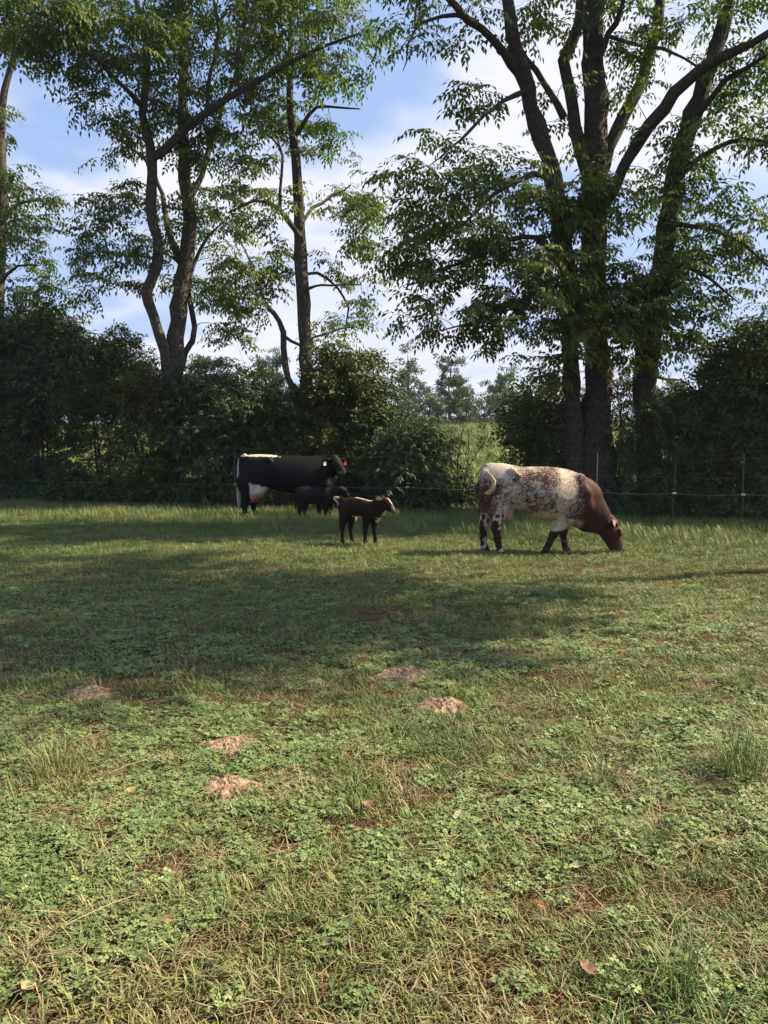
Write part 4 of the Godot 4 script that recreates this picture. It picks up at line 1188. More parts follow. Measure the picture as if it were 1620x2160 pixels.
# ------------------------------------------------------------------ cattle: a distance field on a grid, meshed as surface nets
class Flesh:
	var o: Vector3
	var h: float
	var nx: int
	var ny: int
	var nz: int
	var f := PackedFloat32Array()
	func _init(lo: Vector3, hi: Vector3, cell: float) -> void:
		o = lo
		h = cell
		nx = int((hi.x - lo.x) / h) + 2
		ny = int((hi.y - lo.y) / h) + 2
		nz = int((hi.z - lo.z) / h) + 2
		f.resize(nx * ny * nz)
		f.fill(1.0)
	func join(i: int, d: float, k: float) -> void:
		var a := f[i]
		var e := k - absf(a - d)
		if e > 0.0:
			f[i] = minf(a, d) - e * e / (4.0 * k)
		elif d < a:
			f[i] = d
	# a tapered bar between two points, its cross-section u tall and w wide along lat
	func bar(a: Vector3, b: Vector3, ua: float, ub: float, wa: float, wb: float, lat: Vector3, k: float) -> void:
		var m := maxf(maxf(ua, ub), maxf(wa, wb)) + k + h * 3.0
		var lo := Vector3(minf(a.x, b.x) - m, minf(a.y, b.y) - m, minf(a.z, b.z) - m) - o
		var hi := Vector3(maxf(a.x, b.x) + m, maxf(a.y, b.y) + m, maxf(a.z, b.z) + m) - o
		var ab := b - a
		var l2 := maxf(ab.length_squared(), 1e-9)
		for z in range(maxi(0, int(lo.z / h)), mini(nz, int(hi.z / h) + 1)):
			for y in range(maxi(0, int(lo.y / h)), mini(ny, int(hi.y / h) + 1)):
				var row := (z * ny + y) * nx
				for x in range(maxi(0, int(lo.x / h)), mini(nx, int(hi.x / h) + 1)):
					var p := o + Vector3(x, y, z) * h - a
					var t := clampf(p.dot(ab) / l2, 0.0, 1.0)
					var q := p - ab * t
					var u := lerpf(ua, ub, t)
					var w := lerpf(wa, wb, t)
					var s := q.dot(lat)
					var r2 := maxf(0.0, q.length_squared() - s * s)
					var e := sqrt(r2 / (u * u) + s * s / (w * w))
					join(row + x, (e - 1.0) * minf(u, w), k)
	# the trunk: for each x a top, a bottom and a half width
	func trunk(rows: Array, k: float) -> void:
		var n := rows.size()
		for x in nx:
			var px := o.x + x * h
			if px < rows[0][0] - h or px > rows[n - 1][0] + h:
				continue
			var i := 0
			while i < n - 2 and rows[i + 1][0] < px:
				i += 1
			var a: Array = rows[maxi(i - 1, 0)]
			var b: Array = rows[i]
			var c: Array = rows[i + 1]
			var d: Array = rows[mini(i + 2, n - 1)]
			var t: float = clampf((px - b[0]) / (c[0] - b[0]), 0, 1)
			var top: float = lerpf(cubic_interpolate(b[1], c[1], a[1], d[1], t), lerpf(b[1], c[1], t), 0.4)
			var bot: float = lerpf(cubic_interpolate(b[2], c[2], a[2], d[2], t), lerpf(b[2], c[2], t), 0.4)
			var wid: float = maxf(0.01, lerpf(cubic_interpolate(b[3], c[3], a[3], d[3], t), lerpf(b[3], c[3], t), 0.4))
			var cy := lerpf(bot, top, 0.46)
			for y in ny:
				var py := o.y + y * h
				if py < bot - 0.12 or py > top + 0.12:
					continue
				var v := (py - cy) / (top - cy) if py > cy else (cy - py) / (cy - bot)
				var wy := wid * (1.0 - (0.16 if py > cy else 0.1) * clampf(v, 0, 1))
				var hy := (top - cy) if py > cy else (cy - bot)
				for z in nz:
					var pz := absf(o.z + z * h)
					if pz > wid + 0.12:
						continue
					var e := pow(pow(absf(v), 2.25) + pow(pz / wy, 2.25), 1.0 / 2.25)
					join((z * ny + y) * nx + x, (e - 1.0) * minf(hy, wy), k)
	func value(p: Vector3) -> float:
		var q := (p - o) / h
		var x := clampi(int(q.x), 0, nx - 2)
		var y := clampi(int(q.y), 0, ny - 2)
		var z := clampi(int(q.z), 0, nz - 2)
		var d := q - Vector3(x, y, z)
		var i := (z * ny + y) * nx + x
		var sy := nx
		var sz := nx * ny
		var a := lerpf(lerpf(f[i], f[i + 1], d.x), lerpf(f[i + sy], f[i + sy + 1], d.x), d.y)
		var b := lerpf(lerpf(f[i + sz], f[i + sz + 1], d.x), lerpf(f[i + sz + sy], f[i + sz + sy + 1], d.x), d.y)
		return lerpf(a, b, d.z)
	func mesh(paint: Callable) -> ArrayMesh:
		var v := PackedVector3Array()
		var n := PackedVector3Array()
		var c := PackedColorArray()
		var idx := PackedInt32Array()
		var ids := PackedInt32Array()
		ids.resize(nx * ny * nz)
		ids.fill(-1)
		var sy := nx
		var sz := nx * ny
		var off := [0, 1, sy, sy + 1, sz, sz + 1, sz + sy, sz + sy + 1]
		var cor := [Vector3(0, 0, 0), Vector3(1, 0, 0), Vector3(0, 1, 0), Vector3(1, 1, 0), Vector3(0, 0, 1), Vector3(1, 0, 1), Vector3(0, 1, 1), Vector3(1, 1, 1)]
		var edges := [[0, 1], [2, 3], [4, 5], [6, 7], [0, 2], [1, 3], [4, 6], [5, 7], [0, 4], [1, 5], [2, 6], [3, 7]]
		var far := 2.6 * h
		for z in nz - 1:
			for y in ny - 1:
				for x in nx - 1:
					var i := z * sz + y * sy + x
					if absf(f[i]) > far:
						continue
					var m := 0
					for k in 8:
						if f[i + off[k]] < 0.0:
							m |= 1 << k
					if m == 0 or m == 255:
						continue
					var sum := Vector3.ZERO
					var cnt := 0
					for e in edges:
						var a: int = e[0]
						var b: int = e[1]
						if ((m >> a) & 1) != ((m >> b) & 1):
							var fa := f[i + off[a]]
							var fb := f[i + off[b]]
							sum += (cor[a] as Vector3).lerp(cor[b], fa / (fa - fb))
							cnt += 1
					ids[i] = v.size()
					v.append(o + (Vector3(x, y, z) + sum / cnt) * h)
		for i in v.size():
			var p := v[i]
			var e := h * 0.9
			var g := Vector3(value(p + Vector3(e, 0, 0)) - value(p - Vector3(e, 0, 0)), value(p + Vector3(0, e, 0)) - value(p - Vector3(0, e, 0)), value(p + Vector3(0, 0, e)) - value(p - Vector3(0, 0, e))).normalized()
			n.append(g)
			c.append(paint.call(p, g))
		for z in range(1, nz - 1):
			for y in range(1, ny - 1):
				for x in range(1, nx - 1):
					var i := z * sz + y * sy + x
					if ids[i] < 0:
						continue
					var s0 := f[i] < 0.0
					if s0 != (f[i + 1] < 0.0):
						face(idx, ids, i, i - sy, i - sy - sz, i - sz, s0)
					if s0 != (f[i + sy] < 0.0):
						face(idx, ids, i, i - sz, i - sz - 1, i - 1, s0)
					if s0 != (f[i + sz] < 0.0):
						face(idx, ids, i, i - 1, i - 1 - sy, i - sy, s0)
		var arr := []
		arr.resize(Mesh.ARRAY_MAX)
		arr[Mesh.ARRAY_VERTEX] = v
		arr[Mesh.ARRAY_NORMAL] = n
		arr[Mesh.ARRAY_COLOR] = c
		arr[Mesh.ARRAY_INDEX] = idx
		var am := ArrayMesh.new()
		am.add_surface_from_arrays(Mesh.PRIMITIVE_TRIANGLES, arr)
		return am
	func face(idx: PackedInt32Array, ids: PackedInt32Array, a: int, b: int, c: int, d: int, flip: bool) -> void:
		var p := ids[a]
		var q := ids[b]
		var r := ids[c]
		var s := ids[d]
		if p < 0 or q < 0 or r < 0 or s < 0:
			return
		if flip:
			idx.append(p); idx.append(r); idx.append(q)
			idx.append(p); idx.append(s); idx.append(r)
		else:
			idx.append(p); idx.append(q); idx.append(r)
			idx.append(p); idx.append(r); idx.append(s)

func chain(fl: Flesh, pts: Array, k: float, lat := Vector3(0, 0, 1)) -> void:
	# rows of [point, height radius, width radius]
	for i in pts.size() - 1:
		fl.bar(pts[i][0], pts[i + 1][0], pts[i][1], pts[i + 1][1], pts[i][2], pts[i + 1][2], lat, k)

func small_ball(called: String, p: Vector3, r: Vector3, mat: Material, parent: Node) -> void:
	var s := SphereMesh.new()
	s.radius = 1.0
	s.height = 2.0
	s.radial_segments = 16
	s.rings = 8
	var o := put(called, s, mat, parent, p)
	o.scale = r

func eyes(root: Node3D, centre: Vector3, side: Vector3, r: float) -> void:
	for e in [-1.0, 1.0]:
		small_ball("eye", centre + side * e, Vector3(r, r, r), mats.eye, root)

func tail_hair(root: Node3D, pts: Array, radii: Array, col: Color, sd: int) -> void:
	# the tail's switch of hair, a bundle of strands
	rng.seed = sd
	var g := Geo.new()
	for s in 22:
		var p := PackedVector3Array()
		var r := PackedFloat32Array()
		var q := rv().normalized()
		for i in pts.size():
			p.append(pts[i] + q * radii[i] * 0.8 + rv(0.004))
			r.append(maxf(0.0015, radii[i] * (0.34 if i < pts.size() - 1 else 0.08)))
		g.tube(p, r, 5, col * rng.randf_range(0.75, 1.15))
	put("tail_switch", g.mesh(), mats.hide, root)

# --- the roan cow, grazing
func roan_cow() -> void:
	var s := 519.0
	var L := func(x: float, y: float, z: float) -> Vector3: return Vector3((x - 700.0) / s, (897.0 - y) / s, z)
	var fl := Flesh.new(Vector3(-1.1, -0.05, -0.45), Vector3(1.3, 1.42, 0.45), 0.0165)
	var rows := []
	for q in [[188, 330, 420, 0.06], [196, 285, 500, 0.14], [222, 248, 560, 0.20], [262, 222, 580, 0.235], [310, 208, 580, 0.25], [370, 208, 575, 0.262], [440, 221, 545, 0.285], [520, 234, 590, 0.315], [610, 232, 628, 0.34], [700, 232, 640, 0.345], [780, 240, 642, 0.33], [860, 254, 662, 0.29], [930, 278, 700, 0.25], [1000, 312, 700, 0.205], [1050, 348, 690, 0.165], [1090, 405, 660, 0.12], [1118, 460, 610, 0.06]]:
		rows.append([(q[0] - 700.0) / s, (897.0 - q[1]) / s, (897.0 - q[2]) / s, q[3]])
	fl.trunk(rows, 0.03)
	# neck and head
	chain(fl, [[L.call(985, 500, 0.0), 0.31, 0.165], [L.call(1068, 610, 0.0), 0.225, 0.118], [L.call(1150, 688, 0.0), 0.15, 0.095]], 0.05)
	chain(fl, [[L.call(1168, 690, 0.0), 0.135, 0.105], [L.call(1200, 745, 0.0), 0.142, 0.11], [L.call(1232, 822, 0.0), 0.108, 0.08], [L.call(1254, 872, 0.0), 0.083, 0.074], [L.call(1260, 890, 0.0), 0.075, 0.07]], 0.025)
	chain(fl, [[L.call(1200, 628, 0.0), 0.05, 0.06], [L.call(1225, 665, 0.0), 0.06, 0.1]], 0.03)
	for e in [-1.0, 1.0]:
		# brow over the eye, ear, nostril
		chain(fl, [[L.call(1258, 715, 0.085 * e), 0.03, 0.025], [L.call(1268, 745, 0.088 * e), 0.026, 0.022]], 0.02)
		chain(fl, [[L.call(1212, 652, 0.09 * e), 0.026, 0.022], [L.call(1196, 650, 0.15 * e), 0.05, 0.018], [L.call(1190, 668, 0.20 * e), 0.038, 0.014], [L.call(1190, 684, 0.23 * e), 0.014, 0.008]], 0.012, Vector3(0.75, 0.5, 0.3).normalized())
		chain(fl, [[L.call(1290, 868, 0.035 * e), 0.028, 0.022], [L.call(1284, 884, 0.03 * e), 0.026, 0.02]], 0.015)
		# hip bone, pin bone, shoulder blade and point of shoulder
		chain(fl, [[L.call(425, 262, 0.2 * e), 0.045, 0.035], [L.call(455, 285, 0.235 * e), 0.03, 0.03]], 0.06)
		chain(fl, [[L.call(225, 290, 0.09 * e), 0.05, 0.04], [L.call(215, 315, 0.1 * e), 0.04, 0.04]], 0.05)
		chain(fl, [[L.call(945, 320, 0.12 * e), 0.06, 0.04], [L.call(975, 430, 0.2 * e), 0.055, 0.035], [L.call(985, 520, 0.195 * e), 0.06, 0.04]], 0.07)
		chain(fl, [[L.call(985, 520, 0.18 * e), 0.07, 0.05], [L.call(900, 570, 0.17 * e), 0.1, 0.06]], 0.06)
	# legs: near side +z
	chain(fl, [[L.call(290, 420, 0.13), 0.22, 0.12], [L.call(318, 540, 0.15), 0.155, 0.10], [L.call(326, 610, 0.15), 0.095, 0.08], [L.call(308, 692, 0.15), 0.066, 0.05], [L.call(320, 775, 0.15), 0.05, 0.04], [L.call(334, 848, 0.15), 0.049, 0.044], [L.call(345, 872, 0.15), 0.05, 0.046], [L.call(352, 889, 0.15), 0.055, 0.05]], 0.03)
	chain(fl, [[L.call(262, 420, -0.13), 0.2, 0.12], [L.call(262, 540, -0.15), 0.13, 0.10], [L.call(236, 640, -0.15), 0.072, 0.055], [L.call(232, 700, -0.15), 0.057, 0.045], [L.call(232, 780, -0.15), 0.05, 0.04], [L.call(238, 845, -0.15), 0.047, 0.044], [L.call(248, 868, -0.15), 0.05, 0.046], [L.call(254, 887, -0.15), 0.055, 0.05]], 0.03)
	chain(fl, [[L.call(885, 520, 0.15), 0.17, 0.085], [L.call(838, 620, 0.15), 0.115, 0.08], [L.call(795, 680, 0.14), 0.075, 0.06], [L.call(745, 745, 0.14), 0.06, 0.05], [L.call(712, 815, 0.14), 0.046, 0.04], [L.call(692, 858, 0.14), 0.046, 0.044], [L.call(686, 878, 0.14), 0.048, 0.046], [L.call(690, 893, 0.14), 0.056, 0.05]], 0.03)
	chain(fl, [[L.call(905, 560, -0.14), 0.15, 0.085], [L.call(870, 660, -0.14), 0.09, 0.07], [L.call(856, 715, -0.14), 0.062, 0.055], [L.call(856, 765, -0.14), 0.055, 0.048], [L.call(862, 815, -0.14), 0.044, 0.04], [L.call(872, 855, -0.14), 0.046, 0.044], [L.call(882, 872, -0.14), 0.05, 0.046], [L.call(888, 888, -0.14), 0.056, 0.05]], 0.03)
	# udder with teats, dewlap fold
	chain(fl, [[L.call(400, 560, 0.02), 0.11, 0.11], [L.call(405, 600, 0.02), 0.075, 0.1]], 0.05)
	for e in [-1.0, 1.0]:
		chain(fl, [[L.call(404, 620, 0.055 * e), 0.022, 0.022], [L.call(408, 648, 0.06 * e), 0.014, 0.014]], 0.012)
		chain(fl, [[L.call(432, 612, 0.05 * e), 0.02, 0.02], [L.call(437, 636, 0.055 * e), 0.013, 0.013]], 0.012)
	chain(fl, [[L.call(1000, 690, 0.0), 0.06, 0.035], [L.call(1080, 690, 0.0), 0.04, 0.03]], 0.05)
	# tail bone
	chain(fl, [[L.call(285, 222, 0.0), 0.035, 0.035], [L.call(245, 228, 0.01), 0.032, 0.032], [L.call(214, 262, 0.04), 0.026, 0.026], [L.call(213, 300, 0.12), 0.022, 0.022]], 0.02)
	var big := flat_noise(301, 3.2, 3)
	var mid := flat_noise(302, 11.0, 3)
	var dot := flat_noise(303, 60.0, 2)
	var white := Color(0.60, 0.53, 0.42)
	var red := Color(0.072, 0.031, 0.021)
	var dark := Color(0.036, 0.019, 0.015)
	var paint := func(p: Vector3, nn: Vector3) -> Color:
		var x := p.x * s + 700.0
		var y := 897.0 - p.y * s
		var b := big.get_noise_3dv(p)
		var m := mid.get_noise_3dv(p)
		var d := dot.get_noise_3dv(p)
		# how red the roan coat is here: 0 white, 1 solid
		var r := 0.34 + 0.35 * b
		r += 0.5 * smoothstep(150.0, 40.0, Vector2(x - 690, (y - 300) * 1.3).length())
		r += 0.38 * smoothstep(130.0, 50.0, Vector2(x - 480, (y - 300) * 1.1).length())
		r += 0.33 * smoothstep(170.0, 60.0, Vector2((x - 620) * 0.8, y - 480).length())
		r -= 0.35 * smoothstep(150.0, 60.0, Vector2(x - 340, (y - 250) * 1.3).length())
		r -= 0.15 * smoothstep(130.0, 10.0, Vector2((x - 815) * 0.9, y - 370).length())
		r -= 0.16 * smoothstep(110.0, 10.0, Vector2(x - 890, y - 285).length())
		r += 0.62 * smoothstep(800, 1000, x + 0.2 * (y - 300) + 60.0 * m)
		r += 0.35 * smoothstep(150.0, 60.0, Vector2(x - 300, y - 430).length())
		r -= 0.45 * smoothstep(560.0, 620.0, y) * smoothstep(380, 440, x) * smoothstep(840, 780, x)
		if x > 880 and x < 1010 and y > 610:
			r -= 0.55 * smoothstep(610, 660, y) * smoothstep(1010, 960, x)
		r += 0.35 * smoothstep(960, 1080, x + 0.2 * (y - 300) + 50.0 * m)
		r += 0.4 * smoothstep(300, 230, x) * smoothstep(300, 380, y)
		if x > 1100:
			r = 1.6
		if x > 760 and x < 880 and y > 620 and y < 720:
			r = 0.35 + 0.5 * b
		var thr := clampf(r, 0.0, 1.5)
		var speck := 0.5 + 0.5 * clampf(d * 1.4 + m * 0.8, -1, 1)
		var t := smoothstep(speck - 0.46, speck + 0.46, thr)
		var col := white.lerp(red, t)
		if t > 0.9:
			col = red.lerp(dark, clampf(0.3 + 1.5 * m + 0.9 * d, 0, 1))
		# legs: dark below knee and hock, with white splashes
		if y > 590 and x < 400:
			var patch := smoothstep(0.05, 0.2, m + 0.5 * b + (0.03 if y < 700 else -0.26) + (0.45 if y > 845 and x > 225 and m > -0.2 else 0.0))
			col = dark.lerp(white, patch)
		elif y > 500 and x < 300:
			col = col.lerp(red, 0.6)
		if y > 715 and x < 1000 and x > 600:
			col = dark.lerp(white * 0.6, smoothstep(0.25, 0.4, m) * 0.5)
		if x > 360 and x < 460 and y > 560 and nn.y < 0.5:
			col = Color(0.55, 0.40, 0.30)
		# head: dark red-brown, paler bridge of the nose, dark muzzle
		if x > 1120:
			col = red.lerp(dark, clampf(0.4 + 1.6 * m + 0.8 * d, 0, 1))
			if y > 850:
				col = Color(0.05, 0.03, 0.028)
			if x > 1262 + (y - 720) * 0.25 and y < 850:
				col = col.lerp(Color(0.24, 0.12, 0.08), 0.6)
		if x > 1150 and x < 1235 and y > 590 and y < 705 and absf(p.z) > 0.1:
			col = Color(0.03, 0.016, 0.013) if nn.x < 0.35 else Color(0.3, 0.2, 0.16)
		if y > 868 and x < 1000:
			col = Color(0.04, 0.03, 0.025)
		return col
	var where := spot(1150, 1166)
	var root := thing("cow", "red and white roan cow grazing with its head down in the sun", "cow", where)
	put("body", fl.mesh(paint), mats.hide, root)
	eyes(root, L.call(1262, 740, 0.0), Vector3(0, 0, 0.098), 0.021)
	tail_hair(root, [L.call(250, 235, 0.03), L.call(238, 275, 0.12), L.call(262, 305, 0.2), L.call(283, 345, 0.24), L.call(278, 390, 0.25), L.call(248, 425, 0.24), L.call(218, 424, 0.2), L.call(206, 405, 0.17)], [0.02, 0.022, 0.026, 0.032, 0.034, 0.03, 0.022, 0.008], Color(0.58, 0.46, 0.27), 31)

# --- the black and white cow in the shade
func black_cow() -> void:
	var s := 358.6
	var L := func(x: float, y: float, z: float) -> Vector3: return Vector3((x - 540.0) / s, (720.0 - y) / s, z)
	var fl := Flesh.new(Vector3(-1.15, -0.05, -0.5), Vector3(1.4, 1.5, 0.75), 0.021)
	var rows := []
	for q in [[178, 300, 390, 0.06], [186, 262, 480, 0.16], [210, 243, 530, 0.22], [260, 233, 530, 0.26], [320, 230, 520, 0.28], [400, 233, 495, 0.31], [500, 238, 525, 0.345], [600, 241, 545, 0.36], [700, 243, 555, 0.345], [780, 244, 550, 0.3], [840, 248, 520, 0.24], [880, 262, 470, 0.17], [905, 290, 420, 0.1], [915, 330, 380, 0.04]]:
		rows.append([(q[0] - 540.0) / s, (720.0 - q[1]) / s, (720.0 - q[2]) / s, q[3]])
	fl.trunk(rows, 0.03)
	var f := Vector3(0.42, -0.42, 0.80).normalized()
	var side := Vector3(0.88, 0.0, -0.46).normalized()
	var c: Vector3 = L.call(905, 288, 0.14)
	chain(fl, [[L.call(835, 350, 0.0), 0.25, 0.16], [L.call(875, 320, 0.05), 0.2, 0.14], [c - f * 0.05, 0.14, 0.12]], 0.05)
	chain(fl, [[c, 0.115, 0.115], [c + f * 0.12, 0.12, 0.115], [c + f * 0.3, 0.095, 0.085], [c + f * 0.42, 0.082, 0.085], [c + f * 0.45, 0.07, 0.075]], 0.025, side)
	var upw := side.cross(f).normalized()
	if upw.y < 0:
		upw = -upw
	for e in [-1.0, 1.0]:
		var b: Vector3 = c + side * (0.1 * e) + upw * 0.06
		chain(fl, [[b, 0.028, 0.028], [b + side * (0.09 * e) - Vector3(0, 0.015, 0), 0.05, 0.02], [b + side * (0.15 * e) - Vector3(0, 0.05, 0), 0.035, 0.015], [b + side * (0.18 * e) - Vector3(0, 0.075, 0), 0.012, 0.01]], 0.012, f)
		chain(fl, [[L.call(400, 262, 0.2 * e), 0.05, 0.04], [L.call(425, 280, 0.24 * e), 0.03, 0.03]], 0.06)
		chain(fl, [[c + f * 0.16 + side * (0.09 * e) + upw * 0.05, 0.03, 0.03], [c + f * 0.19 + side * (0.092 * e) + upw * 0.03, 0.025, 0.025]], 0.02)
	chain(fl, [[L.call(240, 450, 0.15), 0.24, 0.12], [L.call(250, 540, 0.15), 0.15, 0.09], [L.call(215, 620, 0.15), 0.075, 0.055], [L.call(222, 680, 0.15), 0.045, 0.04], [L.call(228, 705, 0.15), 0.05, 0.045], [L.call(234, 716, 0.15), 0.058, 0.05]], 0.03)
	chain(fl, [[L.call(250, 450, -0.15), 0.24, 0.12], [L.call(285, 540, -0.15), 0.14, 0.09], [L.call(265, 620, -0.15), 0.07, 0.055], [L.call(272, 680, -0.15), 0.045, 0.04], [L.call(278, 705, -0.15), 0.05, 0.045], [L.call(284, 716, -0.15), 0.058, 0.05]], 0.03)
	chain(fl, [[L.call(810, 470, 0.16), 0.2, 0.1], [L.call(795, 570, 0.15), 0.1, 0.075], [L.call(790, 630, 0.15), 0.062, 0.052], [L.call(792, 685, 0.15), 0.045, 0.04], [L.call(798, 716, 0.15), 0.058, 0.05]], 0.03)
	chain(fl, [[L.call(820, 470, -0.16), 0.2, 0.1], [L.call(835, 570, -0.15), 0.1, 0.075], [L.call(840, 630, -0.15), 0.062, 0.052], [L.call(840, 685, -0.15), 0.045, 0.04], [L.call(846, 716, -0.15), 0.058, 0.05]], 0.03)
	chain(fl, [[L.call(345, 490, 0.06), 0.13, 0.17], [L.call(322, 520, 0.06), 0.12, 0.16], [L.call(318, 538, 0.06), 0.09, 0.13]], 0.04)
	for e in [-1.0, 1.0]:
		chain(fl, [[L.call(312, 555, 0.06 + 0.07 * e), 0.026, 0.026], [L.call(312, 578, 0.06 + 0.075 * e), 0.016, 0.016]], 0.012)
		chain(fl, [[L.call(345, 548, 0.06 + 0.06 * e), 0.024, 0.024], [L.call(348, 568, 0.06 + 0.065 * e), 0.015, 0.015]], 0.012)
	chain(fl, [[L.call(215, 240, 0.0), 0.045, 0.045], [L.call(176, 262, 0.02), 0.035, 0.035], [L.call(166, 340, 0.05), 0.028, 0.028], [L.call(164, 440, 0.06), 0.026, 0.026]], 0.02)
	var nz := flat_noise(401, 5.0, 3)
	var black := Color(0.011, 0.010, 0.010)
	var white := Color(0.62, 0.58, 0.5)
	var paint := func(p: Vector3, nn: Vector3) -> Color:
		var x := p.x * s + 540.0
		var y := 720.0 - p.y * s
		var b := nz.get_noise_3dv(p)
		var col := black
		if y < 248 + 8 * b and x < 465 + 60 * b and x > 190:
			col = white
		if x < 171 and y > 262 and absf(p.z - 0.04) < 0.06:
			col = Color(0.5, 0.47, 0.41)
		if x > 268 + 20 * b and x < 400 and y > 470 + 0.25 * (x - 340) + 20 * b and y < 600 and absf(p.z - 0.06) < 0.26:
			col = white.lerp(Color(0.52, 0.27, 0.2), smoothstep(515, 545, y))
		if x >= 380 and x < 590 and y > 513 + 0.1 * (x - 400) + 10 * b and nn.y < 0.2:
			col = white * 0.8
		if x > 940 and y > 352 and p.z > 0.3:
			col = Color(0.16, 0.14, 0.13)
		return col
	var where := spot(607, 1092)
	var root := thing("cow", "black cow with a white tail and pale udder standing in the shade of the hedge", "cow", where)
	put("body", fl.mesh(paint), mats.hide, root)
	eyes(root, c + f * 0.17 + upw * 0.035, side * 0.112, 0.02)
	tail_hair(root, [L.call(164, 430, 0.06), L.call(165, 500, 0.06), L.call(168, 560, 0.06), L.call(168, 610, 0.06), L.call(172, 655, 0.05)], [0.022, 0.04, 0.046, 0.036, 0.01], Color(0.55, 0.49, 0.38), 41)
	var tags := [[-1.0, Color(0.75, 0.74, 0.7), "white ear tag"], [1.0, Color(0.62, 0.03, 0.03), "red ear tag"]]
	for q in tags:
		var e: float = q[0]
		var b: Vector3 = c + side * (0.235 * e) + upw * 0.02 - Vector3(0, 0.035, 0) + f * 0.03
		var g := Geo.new()
		var a := side * 0.036
		var u := Vector3(0, 0.042, 0)
		for w in [0.0, 0.006]:
			var k: Vector3 = b + f * w
			g.quad(k - a * 0.7 + u, k + a * 0.7 + u, k + a - u, k - a - u, q[1])
		g.quad(b - a - u, b + a - u, b + a - u + f * 0.006, b - a - u + f * 0.006, q[1])
		g.quad(b - a * 0.7 + u, b - a - u, b - a - u + f * 0.006, b - a * 0.7 + u + f * 0.006, q[1])
		g.quad(b + a * 0.7 + u, b + a - u, b + a - u + f * 0.006, b + a * 0.7 + u + f * 0.006, q[1])
		g.tube(PackedVector3Array([b + u * 0.7 - f * 0.02, b + u * 0.7 + f * 0.012]), PackedFloat32Array([0.008, 0.01]), 8, q[1])
		var o := put("ear_tag", g.mesh(), mats.plain, root)
		o.set_meta("label", q[2])

